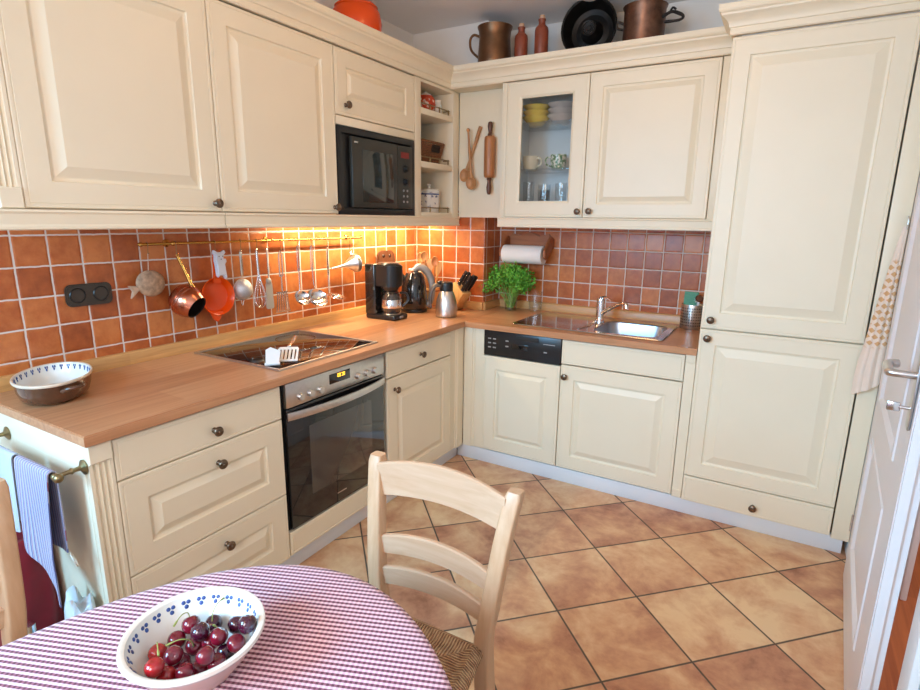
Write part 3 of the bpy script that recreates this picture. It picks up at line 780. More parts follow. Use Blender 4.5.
tube(b, [h0 + (h0 - h1) * .12, h0, h0.lerp(h1, .5), h1], [.009, .0075, .006, .0065], 12, 3); lathe(b, [(.003, -.0015), (.006, 0), (.003, .0015)], axis_mat(h1 + Vector((0, 0, .005)), (1, 0, 0)), 12); link('pot_handle', b, BRASS, t)

t = thing('orange_pan', 'round orange enamel pan with pouring lip, hanging from the brass rail', 'pan', (.05, -1.755, .95))
A = axis_mat((.022, -1.752, 1.045), (1, 0, .04))
b = bmn(); lathe(b, [(0, 0), (.052, 0), (.066, .006), (.078, .030), (.0815, .036), (.0795, .0385), (.0745, .034), (.063, .010), (.05, .005), (0, .0045)], A, 40); link('pan_body', b, ORANGE, t)
b = bmn(); prism(b, [(-.03, .01), (-.016, -.022), (0, -.034), (.016, -.022), (.03, .01)], -.005, .005, Matrix.Translation((.054, -1.765, .972)) @ FX(0, 0, 0) , bev=.002); link('pouring_lip', b, ORANGE, t)
b = bmn(); prism(b, [(-.02, -.02), (-.014, .02), (-.009, .11), (.009, .11), (.014, .02), (.02, -.02)], -.004, .004, Matrix.Translation((.05, -1.748, 1.122)) @ FX(0, 0, 0), bev=.002); link('pan_handle', b, ORANGE, t)
t = thing('pot_holder', 'small white animal-shaped pot holder over the handle of the orange pan', 'pot holder', (.06, -1.74, 1.14))
b = bmn(); sil = [(-.018, -.05), (-.012, -.058), (-.004, -.05), (.014, -.052), (.02, -.066), (.030, -.062), (.026, -.03), (.024, -.004), (.032, .006), (.030, .018), (.018, .02), (.020, .034), (.030, .044), (.024, .054), (.008, .046), (-.008, .046), (-.024, .056), (-.030, .044), (-.022, .034), (-.024, .012), (-.020, -.012)]
prism(b, sil, -.011, .011, Matrix.Translation((.063, -1.738, 1.185)) @ FX(0, 0, 0), bev=.006); link('cloth_body', b, M('white_cloth_pad', rgb(222, 222, 228), .9, bumpy=.3, scale=60), t)
b = bmn()
for y, z in ((-.008, .03), (.010, .03), (.001, .018)): ball(b, (.0755, -1.738 + y, 1.185 + z), .0022, n=8)
link('eyes', b, BLACK, t)

def rod(b, y, z0, z1, r=.0026, x=.044): tube(b, [(x, y, z0), (x, y, z1)], r, 8)
def eye(b, y, z, x=.045): lathe(b, [(.0028, -.001), (.0048, 0), (.0028, .001)], axis_mat((x, y, z), (1, 0, 0)), 10)
HM = M('hanging_utensil_steel', (.70, .69, .68, 1), .2, 1.0)
t = thing('strainer', 'round wire-mesh strainer with a steel handle, right of the orange pan', 'strainer', (.05, -1.614, 1.0))
b = bmn(); box(b, .042, .046, -1.622, -1.607, 1.12, 1.228, .0015); eye(b, -1.614, 1.232); link('strainer_handle', b, HM, t)
b = bmn(); lathe(b, [(0, -.044), (.022, -.039), (.038, -.022), (.046, 0), (.0475, 0), (.0395, -.024), (.0225, -.041), (0, -.046)], axis_mat((.034, -1.612, 1.06), (-.55, .1, .12)), 28); link('mesh_bowl', b, M('fine_wire_mesh', rgb(206, 200, 196), .5, .5, var=.15, scale=300, bumpy=.5), t)
b = bmn(); tube(b, [(.036 + 0, -1.612 + .047 * math.cos(a), 1.06 + .047 * math.sin(a)) for a in [2 * PI * k / 28 for k in range(29)]], .0028, 8); tube(b, [(.037, -1.625, 1.016), (.038, -1.621, .992), (.037, -1.616, .992), (.036, -1.607, 1.016)], .0018, 6, 4); link('rim_wire', b, HM, t)
t = thing('whisk', 'steel balloon whisk hanging beside the round strainer', 'whisk', (.05, -1.527, .97))
b = bmn(); cyl(b, (.046, -1.528, 1.12), (.045, -1.529, 1.225), .0075, .006, 14); eye(b, -1.529, 1.23); link('whisk_handle', b, HM, t)
b = bmn()
for k in range(5):
    a = PI * k / 5 + .2; ca, sa = math.cos(a), math.sin(a)
    L = [(-.004, 1.122), (-.010, 1.09), (-.026, 1.03), (-.028, .995), (-.014, .972), (0, .966), (.014, .972), (.028, .995), (.026, 1.03), (.010, 1.09), (.004, 1.122)]
    tube(b, [(.046 + q * ca * .9, -1.5265 + q * sa, z) for q, z in L], .0011, 6, 3)
link('wires', b, STEELB, t)
t = thing('spatula', 'narrow flat spatula with a long thin handle, between whisk and slotted turner', 'spatula', (.05, -1.47, .95))
b = bmn(); rod(b, -1.470, 1.09, 1.225, .0028); eye(b, -1.470, 1.23); link('spatula_handle', b, HM, t)
b = bmn(); prism(b, [(-.006, .07), (-.02, .05), (-.024, -.06), (-.018, -.068), (.018, -.068), (.022, -.06), (.018, .05), (.006, .07)], -.0015, .0015, Matrix.Translation((.044, -1.469, 1.022)) @ FX(0, 0, 0)); ball(b, (.044, -1.47, 1.085), .016, .5, 1, 1, 12); link('blade', b, M('grey_silicone', rgb(168, 164, 158), .5), t)
def slotted(b, cx, cy, cz, w0, w1, h, n, frame):
    """fan-shaped blade made of strips, leaving real slots"""
    for k in range(n):
        a0, a1 = -1 + 2 * k / n + .08, -1 + 2 * (k + 1) / n - .08
        prism(b, [(a0 * w0, h / 2), (a1 * w0, h / 2), (a1 * w1, -h / 2), (a0 * w1, -h / 2)], -.001, .001, frame)
    for s in (1, -1):
        ww = w0 if s > 0 else w1
        prism(b, [(-ww, s * h / 2 + .004), (ww, s * h / 2 + .004), (ww, s * h / 2 - .004), (-ww, s * h / 2 - .004)], -.0012, .0012, frame)
t = thing('slotted_turner', 'wide slotted steel turner hanging left of the two ladles', 'turner', (.05, -1.39, .93))
b = bmn()
for y in (-1.402, -1.384): rod(b, y, 1.10, 1.205, .0035)
rod(b, -1.393, 1.03, 1.11, .0035); tube(b, [(.044, -1.402, 1.2), (.044, -1.393, 1.222), (.044, -1.384, 1.2)], .003, 8, 4); link('turner_handle', b, HM, t)
b = bmn(); slotted(b, 0, 0, 0, .032, .046, .092, 6, Matrix.Translation((.045, -1.394, .978)) @ FX(0, 0, 0)); link('blade', b, STEELB, t)
def ladle(y, yb, zt, zb, r, label):
    t = thing('ladle', label, 'ladle', (.05, y, zb - r))
    b = bmn()
    for s in (-.006, .006): rod(b, y + s, 1.12, zt - .02, .0032)
    tube(b, [(.044, y - .006, zt - .02), (.044, y, zt - .004), (.044, y + .006, zt - .02)], .003, 8, 4); tube(b, [(.044, y, 1.13), (.046, y + (yb - y) * .4, 1.05), (.05, yb, zb + r * .8)], .003, 8, 4)
    link('ladle_handle', b, HM, t)
    b = bmn(); lathe(b, [(0, -.58 * r), (.45 * r, -.5 * r), (.8 * r, -.28 * r), (r, .0), (.97 * r, .005), (.77 * r, -.25 * r), (.42 * r, -.46 * r), (0, -.53 * r)], axis_mat((.066, yb, zb), (.74, -.1, .66)), 26); link('ladle_bowl', b, STEELB, t)
ladle(-1.280, -1.285, 1.25, .985, .043, 'smaller steel ladle, the left of the two hanging ladles')
ladle(-1.190, -1.180, 1.245, .975, .056, 'larger steel ladle, the right of the two hanging ladles')
t = thing('skimmer', 'flat perforated skimmer on a long thin steel rod, between ladles and funnel', 'skimmer', (.05, -1.076, .96))
b = bmn(); box(b, .042, .0455, -1.083, -1.070, 1.08, 1.222, .0015); rod(b, -1.077, .985, 1.09, .0026); eye(b, -1.077, 1.226); link('skimmer_handle', b, HM, t)
b = bmn(); lathe(b, [(0, 0), (.03, .001), (.05, .006), (.051, .008), (.03, .003), (0, .002)], axis_mat((.075, -1.055, .962), (.25, .05, 1)), 28)
for r in (.02, .036): lathe(b, [(r - .003, .003), (r, .0065), (r + .003, .003)], axis_mat((.075, -1.055, .962), (.25, .05, 1)), 24)
link('perforated_disc', b, STEELB, t)
t = thing('funnel', 'small steel funnel hanging sideways at the right end of the brass rail', 'funnel', (.06, -.93, 1.1))
d = Vector((.28, .95, .16)).normalized(); b = bmn()
lathe(b, [(.0055, -.085), (.0085, -.02), (.012, 0), (.042, .048), (.050, .056), (.050, .075), (.0515, .077), (.048, .076), (.048, .058), (.040, .049), (.010, .002), (.0045, -.083)], axis_mat((.055, -.955, 1.125), d), 28); link('cone', b, STEEL, t)
b = bmn(); tube(b, [(.065, -.905, 1.175), (.055, -.905, 1.195), (.05, -.905, 1.203), (.046, -.902, 1.19), (.06, -.9, 1.178)], .0018, 6, 4); link('loop', b, STEELB, t)

# ------------------------------------------------------------------ things on the worktop
HW = H + .0004
def T3(x, y, z): return Matrix.Translation((x, y, z))
# oval casserole
t = thing('casserole_dish', 'oval brown glazed casserole dish, white and blue inside, near the socket', 'dish', (.187, -2.454, HW))
A = T3(.187, -2.454, HW) @ Matrix.Rotation(math.radians(-32.5), 4, 'Z'); sy = .68
b = bmn(); lathe(b, [(0, 0), (.110, 0), (.120, .003), (.132, .014), (.141, .034), (.1455, .062)], A, 44, 1, sy); dish = link('dish_body', b, GLAZE, t)
b = bmn(); lathe(b, [(.1455, .062), (.151, .0635), (.1525, .068), (.150, .0715), (.1455, .0715), (.143, .070)], A, 44, 1, sy); link('rim', b, CERAMR, t)
b = bmn(); lathe(b, [(.143, .070), (.139, .052), (.128, .024), (.110, .011), (0, .009)], A, 44, 1, sy); ins = link('inside', b, CERAM, t)
b = bmn()
for k in range(30):
    a = 2 * PI * k / 30
    for da, dz, q in ((0, -.003, .0055), (-.028, .005, .005), (.028, .005, .005)):
        R = .1400 + dz * .25; p = A @ Vector((R * math.cos(a + da), R * sy * math.sin(a + da), .056 + dz)); ball(b, p, q * 1.15, .4, .4, .9, 8)
link('blue_border', b, BLUE, t)
for a0 in (math.radians(38), math.radians(218)):
    hp = []
    for da, o, dz in ((-.26, .003, -.006), (-.22, .020, .002), (-.10, .030, .004), (.10, .030, .004), (.22, .020, .002), (.26, .003, -.006)):
        n_ = Vector((math.cos(a0) * sy, math.sin(a0), 0)).normalized()
        hp.append(A @ (Vector((.1425 * math.cos(a0 + da), .1425 * sy * math.sin(a0 + da), .050 + dz)) + n_ * o))
    link('handle', tube(bmn(), hp, [.0075, .0065, .006, .006, .0065, .0075], 12, 5), GLAZE, t)

# slotted turner lying on the hob
t = thing('plastic_turner', 'white slotted turner lying on the front edge of the black hob', 'turner', (.44, -1.80, H + .006))
A = T3(.46, -1.752, H + .034) @ Matrix.Rotation(math.radians(42), 4, 'Z') @ Matrix.Rotation(math.radians(16), 4, 'X')
WPL = M('white_plastic', rgb(236, 236, 234), .35)
b = bmn()
for k in range(6): prism(b, [(-.040 + k * .0142, -.05), (-.040 + k * .0142 + .008, -.05), (-.040 + k * .0142 + .008, .04), (-.040 + k * .0142, .04)], -.0015, .0015, A)
prism(b, [(-.042, -.058), (.040, -.058), (.040, -.046), (-.042, -.046)], -.0018, .0018, A); prism(b, [(-.042, .036), (.040, .036), (.034, .052), (-.036, .052)], -.0018, .0018, A); link('blade', b, WPL, t)
b = bmn(); tube(b, [A @ Vector(p) for p in ((0, .05, .001), (.002, .09, -.006), (.004, .15, -.030), (.006, .25, -.059))], [.008, .007, .008, .009], 10, 4); link('turner_handle', b, STEELB, t); settle(t, H + .0085)
t = thing('scraper', 'small white scraper lying on the front left corner of the hob frame', 'scraper', (.49, -1.83, H + .006))
b = bmn(); prism(b, [(-.026, -.045), (.022, -.045), (.03, .02), (-.008, .045), (-.026, .03)], -.003, .003, T3(.468, -1.835, H + .026) @ Matrix.Rotation(math.radians(48), 4, 'Z') @ Matrix.Rotation(math.radians(30), 4, 'X'), bev=.001); link('plate', b, WPL, t)
b = bmn(); box(b, -.03, .026, -.052, -.043, -.005, .005, .002, mat=T3(.468, -1.835, H + .026) @ Matrix.Rotation(math.radians(48), 4, 'Z') @ Matrix.Rotation(math.radians(30), 4, 'X')); link('grip_edge', b, WPL, t); settle(t, H + .0085)

# coffee maker
CX, CY = .10, -.785
t = thing('coffee_maker', 'black filter coffee maker near the right end of the utensil rail', 'coffee maker', (CX + .1, CY, HW))
link('base', box(bmn(), CX, CX + .205, CY - .064, CY + .064, HW, HW + .03, .010, 3), BLACK, t)
link('water_tank', box(bmn(), CX, CX + .072, CY - .066, CY + .066, HW + .026, HW + .308, .009, 3), M('black_smoked_plastic', (.012, .011, .011, 1), .12, coat=.4), t)
b = bmn(); prism(b, rrect(CX + .118, CY, .078, .062, .05, 8), HW + .185, HW + .305, bev=.006); lathe(b, [(.040, 0), (.052, .02), (.054, .03)], T3(CX + .13, CY, HW + .158), 24); hd = link('filter_head', b, BLACK, t)
link('lid', lathe(bmn(), [(0, .012), (.05, .010), (.058, .003), (.060, 0)], T3(CX + .12, CY, HW + .305), 28, 1.15, 1.0), BLACK, t)
link('switch', box(bmn(), CX + .2035, CX + .208, CY - .016, CY + .016, HW + .010, HW + .022, .002), GREY, t)
link('hot_plate', lathe(bmn(), [(0, .004), (.05, .004), (.054, 0)], T3(CX + .137, CY, HW + .03), 28), STEEL, t)
JX = CX + .137
tc = thing('coffee_jug', 'steel-banded glass coffee jug standing on the hot plate of the coffee maker', 'jug', (JX, CY, HW + .0345))
A = T3(JX, CY, HW + .0345)
b = bmn(); lathe(b, [(0, 0), (.045, 0), (.055, .012), (.059, .04), (.056, .075), (.046, .10), (.041, .110)], A, 32); link('jug_body', b, M('dark_coffee_glass', (.04, .034, .03, 1), .05, coat=1.0), tc)
b = bmn(); lathe(b, [(.0565, .078), (.058, .074), (.0605, .05), (.0605, .036), (.0595, .032)], A, 32); link('steel_band', b, STEELB, tc)
link('jug_lid', lathe(bmn(), [(.043, .108), (.045, .112), (.040, .121), (0, .122)], A, 28), BLACK, tc)
b = bmn(); tube(b, [A @ Vector(p) for p in ((.034, .034, .112), (.066, .052, .108), (.074, .056, .07), (.046, .036, .035))], .008, 10, 5, flat=.7); link('jug_handle', b, BLACK, tc)
# wooden board behind
t = thing('wooden_trivet', 'brown wooden trivet with two holes leaning on the tiles behind the coffee maker', 'trivet', (.03, -.53, HW))
A = Matrix.Translation((.020, -.55, 1.145)) @ Matrix.Rotation(math.radians(-5), 4, 'Y') @ FX(0, 0, 0)
b = bmn(); pts = rrect(0, -.14, .082, .182, .04); prism(b, pts, -.007, .007, A, bev=.003); link('board', b, DARKW, t)
for u in (-.03, .03): link('hole', lathe(bmn(), [(.011, 0), (.009, .002), (.007, .001), (0, .0008)], A @ T3(u, .008, .0072), 14), BLACKG, t)
settle(t, HW)
# kettle
t = thing('kettle', 'black electric kettle with an arched grey handle, between coffee maker and wooden spoons', 'kettle', (.195, -.505, HW))
A = T3(.195, -.505, HW)
b = bmn(); lathe(b, [(0, 0), (.078, 0), (.080, .006), (.078, .018), (0, .019)], A, 28); link('power_base', b, BLACK, t)
b = bmn(); lathe(b, [(0, .02), (.074, .02), (.078, .03), (.080, .09), (.074, .16), (.062, .21), (.046, .236), (.02, .245), (0, .246)], A, 32); link('kettle_body', b, M('kettle_black_gloss', (.012, .012, .014, 1), .12, coat=.6), t)
b = bmn(); hd_ = Vector((.75, .66, 0)).normalized(); q0 = Vector((.195, -.505, HW))
tube(b, [q0 + hd_ * r_ + Vector((0, 0, z_)) for r_, z_ in ((.0, .25), (.03, .268), (.072, .25), (.103, .20), (.112, .13), (.098, .06), (.076, .035))], [.012, .014, .015, .014, .013, .013, .012], 12, 5, flat=1.5); link('kettle_handle', b, M('silver_grey_plastic', rgb(150, 150, 152), .3, .4), t)
b = bmn(); sp = -hd_; tube(b, [q0 + sp * .055 + Vector((0, 0, .19)), q0 + sp * .078 + Vector((0, 0, .222)), q0 + sp * .09 + Vector((0, 0, .236))], [.02, .016, .012], 12, 3); link('spout', b, BLACK, t)
# bottle tops behind the kettle
for (x, y, hh, lab) in ((.075, -.36, .245, 'cream ceramic bottle behind the kettle, the left of the two'), (.10, -.285, .255, 'cream ceramic bottle behind the kettle, the right of the two')):
    t = thing('ceramic_bottle', lab, 'bottle', (x, y, HW)); A = T3(x, y, HW)
    b = bmn(); lathe(b, [(0, 0), (.036, 0), (.04, .01), (.04, hh - .09), (.034, hh - .06), (.019, hh - .035), (.017, hh - .018), (.021, hh - .012)], A, 24); link('bottle_body', b, CERAMR, t)
    link('stopper', lathe(bmn(), [(.0215, hh - .012), (.022, hh - .004), (.015, hh), (0, hh + .001)], A, 18), CERAM, t)
# crock with wooden utensils
KX, KY = .205, -.33
t = thing('utensil_crock', 'light wooden utensil holder in the corner, full of wooden spoons', 'holder', (KX, KY, HW)); A = T3(KX, KY, HW)
b = bmn(); lathe(b, [(0, 0), (.05, 0), (.052, .004), (.054, .125), (.052, .13), (.047, .13), (.045, .02), (0, .018)], A, 28); link('holder_body', b, UTILW, t)
for z in (.02, .112): link('hoop', lathe(bmn(), [(.0525, z - .005), (.0555, z - .003), (.0558, z + .003), (.053, z + .005)], A, 28), HOLDW, t)
SP = [(-.025, -.02, -.05, -.05, .345, 'spoon', 'wooden spoon leaning furthest left in the utensil holder', SPOONW), (.0, -.028, -.012, -.06, .355, 'spoon', 'broad wooden spoon standing tallest in the utensil holder', SPOONW), (.022, -.012, .042, -.02, .325, 'spoon', 'dark wooden spoon leaning right in the utensil holder', PINW),
      (-.01, .015, -.03, .03, .30, 'flat', 'pale wooden spatula at the back of the utensil holder', BEECH), (.018, .012, .035, .03, .285, 'flat', 'orange-brown wooden spatula at the right of the utensil holder', UTILW), (-.028, .0, -.055, -.01, .275, 'flat', 'yellowish wooden spatula low at the left of the utensil holder', BEECH)]
for bx, by, tx, ty, hh, kind, lab, mt in SP:
    p0 = Vector((KX + bx * .8, KY + by * .8, HW + .022)); p1 = Vector((KX + tx, KY + ty, HW + hh)); d = (p1 - p0).normalized()
    t = thing('wooden_spoon' if kind == 'spoon' else 'wooden_spatula', lab, 'spoon' if kind == 'spoon' else 'spatula', p0)
    b = bmn(); tube(b, [p0, p0.lerp(p1, .5), p1 - d * .05], [.006, .0055, .006], 10, 3); link('shaft', b, mt, t)
    b = bmn(); Rm = axis_mat(p1 - d * .03, d)
    fc = Vector((.5, -.86, 0)); s_ = d.cross(fc).normalized(); n_ = s_.cross(d)
    Fm = Matrix(((s_.x, d.x, n_.x, p1.x - d.x * .03), (s_.y, d.y, n_.y, p1.y - d.y * .03), (s_.z, d.z, n_.z, p1.z - d.z * .03), (0, 0, 0, 1)))
    if kind == 'spoon':
        lathe(b, [(0, -.010), (.016, -.007), (.0235, .001), (.022, .003), (.014, -.003), (0, -.005)], Fm @ Matrix.Diagonal((1, 1.45, 1, 1)), 22)
    else: prism(b, [(-.008, -.05), (-.022, -.01), (-.024, .036), (.024, .036), (.022, -.01), (.008, -.05)], -.003, .003, Fm, bev=.001)
    link('spoon_bowl' if kind == 'spoon' else 'blade', b, mt, t)
# vacuum jug
TX, TY = .452, -.545
t = thing('vacuum_jug', 'brushed steel vacuum jug with black lid and curved handle, on the worktop corner', 'jug', (TX, TY, HW)); A = T3(TX, TY, HW)
b = bmn(); lathe(b, [(0, 0), (.058, 0), (.0615, .004), (.063, .012), (.0625, .054), (.058, .092), (.049, .124), (.040, .143), (.036, .150)], A, 40); link('jug_body', b, STEEL, t)
b = bmn(); lathe(b, [(.0365, .149), (.0385, .152), (.0375, .182), (.0375, .192), (.033, .201), (.02, .205), (0, .206)], A, 32); ball(b, (TX - .03, TY - .022, HW + .199), .016, 1.3, 1, .6, 14); link('lid', b, BLACK, t)
b = bmn(); hv = Vector((-.82, -.57, 0)); q0 = Vector((TX, TY, HW))
tube(b, [q0 + hv * r_ + Vector((0, 0, z_)) for r_, z_ in ((.03, .180), (.062, .180), (.085, .152), (.094, .11), (.094, .066), (.088, .048))], [.010, .010, .0095, .0095, .009, .007], 12, 5, flat=1.4); link('jug_handle', b, M('dark_grey_grip', rgb(84, 74, 66), .35), t)
# knife block
KB = Vector((.345, -.29, HW)); dirk = Vector((.60, -.16, .80)).normalized()
t = thing('knife_block', 'light wooden knife block with black knife handles, behind the steel vacuum jug', 'knife block', KB)
sd = Vector((-.3, -.95, 0)).normalized(); sd = (sd - dirk * sd.dot(dirk)).normalized(); nn = dirk.cross(sd)
def KM(u, v, w): 
    p = KB + Vector((-.02, .0, .006)) + sd * u + nn * v + dirk * w
    return Matrix(((sd.x, nn.x, dirk.x, p.x), (sd.y, nn.y, dirk.y, p.y), (sd.z, nn.z, dirk.z, p.z), (0, 0, 0, 1)))
b = bmn(); box(b, -.038, .038, -.055, .055, .035, .175, .006, mat=KM(0, 0, 0)); link('block', b, UTILW, t)
b = bmn(); box(b, KB.x - .06, KB.x + .05, KB.y - .04, KB.y + .04, HW, HW + .055, .006); link('foot', b, UTILW, t)
KL = ['knife handle at the top left of the knife block', 'knife handle second from left in the upper row of the block', 'long knife handle at the upper right of the knife block', 'knife handle at the lower left of the knife block', 'knife handle at the lower right of the knife block']
for (u, v, ln), lab in zip(((-.022, .03, .115), (.004, .03, .125), (.026, .028, .118), (-.012, -.022, .10), (.018, -.024, .108)), KL):
    kt = thing('knife', 'black riveted ' + lab, 'knife', KM(u, v, .177).translation)
    b = bmn(); box(b, -.0075, .0075, -.011, .011, .1775, .178 + ln, .004, mat=KM(u, v, 0)); link('knife_handle', b, BLACK, kt)
    b = bmn(); box(b, -.0078, .0078, -.0115, .0115, .1765, .183, .001, mat=KM(u, v, 0)); link('bolster', b, STEELB, kt)
    b = bmn()
    for w in (.205, .235, .26):
        for s in (-1, 1): ball(b, KM(u + s * .0075, v, w).translation, .0022, n=8)
    link('rivets', b, STEELB, kt)
# parsley in a glass
PX, PY = .672, -.135
t = thing('drinking_glass', 'clear glass of water holding the bunch of parsley', 'glass', (PX, PY, HW)); A = T3(PX, PY, HW)
b = bmn(); lathe(b, [(0, 0), (.034, 0), (.036, .003), (.042, .10), (.0405, .10), (.0345, .008), (0, .007)], A, 28); link('glass_body', b, GLASSK, t)
link('water', lathe(bmn(), [(0, .0075), (.034, .0085), (.0375, .06), (0, .0605)], A, 24), glass_mat('water', (.88, .93, .86, 1), .02), t)
t = thing('parsley', 'bushy bunch of green parsley standing in a glass in the corner', 'herb', (PX, PY, HW + .02))
rnd = random.Random(3); b = bmn(); lf = bmn()
for k in range(60):
    a = rnd.uniform(0, 2 * PI); r_ = math.sqrt(rnd.random()) * .145; top = Vector((PX - .008 + r_ * math.cos(a) * 1.05, PY - .01 + max(r_ * math.sin(a), -.12) * .72, HW + .30 - r_ * 0.85 + rnd.uniform(-.04, .02)))
    top.y = min(top.y, -.03)
    if math.hypot(top.y + .105, top.z - 1.172) < .085: top.z = 1.08
    if top.x > .77 and top.z < HW + .16: top.x = .76
    p0 = Vector((PX + rnd.uniform(-.018, .018), PY + rnd.uniform(-.018, .018), HW + .02)); mid = p0.lerp(top, .5) + Vector((0, 0, .03))
    tube(b, [p0, mid, top], [.0022, .0016, .001], 5, 3)
    for q in range(rnd.randint(30, 40)):
        c = top + Vector((rnd.gauss(0, .026), rnd.gauss(0, .024), rnd.gauss(-.008, .022))); c.y = min(c.y, -.012)
        if c.z < HW + .11 or math.hypot(c.y + .105, c.z - 1.172) < .074 or math.hypot(c.x - .818, c.y + .088) < .056 and c.z < HW + .15: continue
        s_ = rnd.uniform(.007, .013); n1 = Vector((rnd.gauss(0, 1), rnd.gauss(0, 1) - .3, rnd.gauss(.6, 1))).normalized(); m = axis_mat(c, n1) @ Matrix.Rotation(rnd.uniform(0, 6.3), 4, 'Z')
        pts = [(0, -.4), (.35, -.2), (.95, -.3), (.6, .1), (.85, .7), (.3, .5), (0, 1.1), (-.3, .5), (-.85, .7), (-.6, .1), (-.95, -.3), (-.35, -.2)]
        vs = [lf.verts.new(m @ Vector((x * s_, y * s_, .25 * s_ * math.cos(3 * x)))) for x, y in pts]; lf.faces.new(vs)
link('stems', b, STEM, t); link('leaves', lf, LEAF, t, smooth=False)
t = thing('tumbler', 'empty cut-glass tumbler on the worktop right of the parsley', 'glass', (.818, -.088, HW)); A = T3(.818, -.088, HW)
b = bmn(); lathe(b, [(0, 0), (.032, 0), (.036, .004), (.037, .03), (.040, .125), (.039, .126), (.0345, .02), (0, .014)], A, 16); link('glass_body', b, GLASSK, t)
b = bmn()
for k in range(12):
    a = 2 * PI * k / 12; tube(b, [A @ Vector((.0372 * math.cos(a), .0372 * math.sin(a), .012)), A @ Vector((.0392 * math.cos(a), .0392 * math.sin(a), .07))], .003, 6)
link('cut_ribs', b, GLASSK, t)
# paper towel holder
t = thing('paper_towel_holder', 'carved wooden paper towel holder on the tiles above the parsley', 'holder', (.73, -.02, 1.25))
b = bmn(); sil = [(-.155, -.035), (-.155, .02), (-.12, .05), (-.06, .038), (0, .062), (.06, .038), (.12, .05), (.155, .02), (.155, -.035)]
prism(b, sil, .0005, .016, FY(.735, -.0005, 1.245), bev=.003); link('back_board', b, HOLDW, t)
for x in (.583, .872):
    b = bmn(); prism(b, [(0, .03), (.03, .035), (.085, -.01), (.125, -.045), (.125, -.085), (.09, -.10), (.05, -.07), (0, -.035)], 0, .016, Matrix(((0, 0, 1, x), (-1, 0, 0, -.017), (0, 1, 0, 1.245), (0, 0, 0, 1))), bev=.003); link('arm', b, HOLDW, t)
t2 = thing('paper_towel_roll', 'white paper towel roll held in the wooden holder', 'paper roll', (.73, -.1, 1.17))
b = bmn(); lathe(b, [(.019, 0), (.055, 0), (.056, .004), (.056, .256), (.055, .26), (.019, .26), (.019, 0)], axis_mat((.605, -.105, 1.172), (1, 0, 0)), 36); link('paper', b, PAPER, t2)
link('core', lathe(bmn(), [(.0185, -.002), (.0185, .262), (.0165, .262), (.0165, -.002), (.0185, -.002)], axis_mat((.605, -.105, 1.172), (1, 0, 0)), 24), CERAMR, t2)
link('spindle', cyl(bmn(), (.5985, -.105, 1.172), (.8715, -.105, 1.172), .0085), HOLDW, t)
# steel can with scrubber
t = thing('steel_holder', 'perforated steel holder at the right end of the worktop against the tall cupboard', 'holder', (1.728, -.115, HW)); A = T3(1.728, -.115, HW)
b = bmn(); lathe(b, [(0, 0), (.055, 0), (.057, .003), (.057, .128), (.0565, .131), (.0545, .128), (.0545, .006), (0, .005)], A, 36); link('can', b, STEEL, t)
b = bmn()
for k in range(30):
    a = 2 * PI * k / 30
    for j in range(7): lathe(b, [(.0036, 0), (.0036, .0004), (0, .0004)], axis_mat(A @ Vector((.0569 * math.cos(a), .0569 * math.sin(a), .022 + j * .015)), (math.cos(a), math.sin(a), 0)), 6)
link('perforations', b, DARKN, t)
t = thing('scouring_pad', 'green scouring pad sticking up out of the perforated steel holder', 'sponge', (1.715, -.115, HW + .02))
b = bmn(); box(b, -.035, .035, -.011, .004, -.07, .06, .005, mat=T3(1.715, -.115, HW + .135) @ Matrix.Rotation(math.radians(-8), 4, 'X')); link('pad', b, M('green_scourer', rgb(96, 158, 132), .9, bumpy=.6, scale=140, var=.1), t)
b = bmn(); box(b, -.035, .035, .0045, .020, -.07, .06, .005, mat=T3(1.715, -.115, HW + .135) @ Matrix.Rotation(math.radians(-8), 4, 'X')); link('sponge', b, M('pale_green_sponge', rgb(160, 196, 168), .95, bumpy=.5, scale=160), t)
t = thing('dish_brush', 'dish brush with white bristles in the steel holder, beside the green pad', 'brush', (1.755, -.13, HW + .02))
b = bmn(); tube(b, [(1.742, -.118, HW + .02), (1.752, -.14, HW + .10), (1.758, -.155, HW + .152)], [.006, .0055, .007], 10, 3); link('brush_handle', b, WPL, t)
b = bmn(); lathe(b, [(0, -.012), (.016, -.010), (.02, 0), (.016, .010), (0, .012)], axis_mat((1.760, -.160, HW + .168), (.3, -.8, .35)), 18); link('brush_head', b, DARKW, t)
b = bmn()
for k in range(60):
    a = rnd.uniform(0, 6.3); r_ = math.sqrt(rnd.random()) * .016; m = axis_mat((1.760, -.160, HW + .168), (.3, -.8, .35)) 
    tube(b, [m @ Vector((r_ * math.cos(a), r_ * math.sin(a), -.009)), m @ Vector((r_ * 1.3 * math.cos(a), r_ * 1.3 * math.sin(a), -.026))], .0007, 4)
br = link('bristles', b, WPL, t); br['kind'] = 'stuff'

# ------------------------------------------------------------------ corner panel and shelves
def scoop(name, lab, top, bot, hw, label_cat='spoon', knobbed=False):
    p1, p0 = Vector(top), Vector(bot); d = (p1 - p0).normalized()
    t = thing(name, lab, label_cat, p0); b = bmn()
    tube(b, [p0 + d * .03, p0.lerp(p1, .5), p1], [.011, .009, hw], 12, 4)
    if knobbed: ball(b, p1, .011, n=12)
    link('shaft', b, SPOONW, t)
    n_ = Vector((0, -1, 0)); s_ = d.cross(n_).normalized(); n_ = s_.cross(d)
    Fm = Matrix(((s_.x, d.x, n_.x, p0.x), (s_.y, d.y, n_.y, p0.y), (s_.z, d.z, n_.z, p0.z), (0, 0, 0, 1)))
    b = bmn(); lathe(b, [(0, -.014), (.018, -.011), (.030, .0), (.0315, .007), (.0285, .007), (.016, -.004), (0, -.007)], Fm @ Matrix.Diagonal((1.1, 1.25, 1, 1)), 26); link('spoon_bowl', b, SPOONW, t)
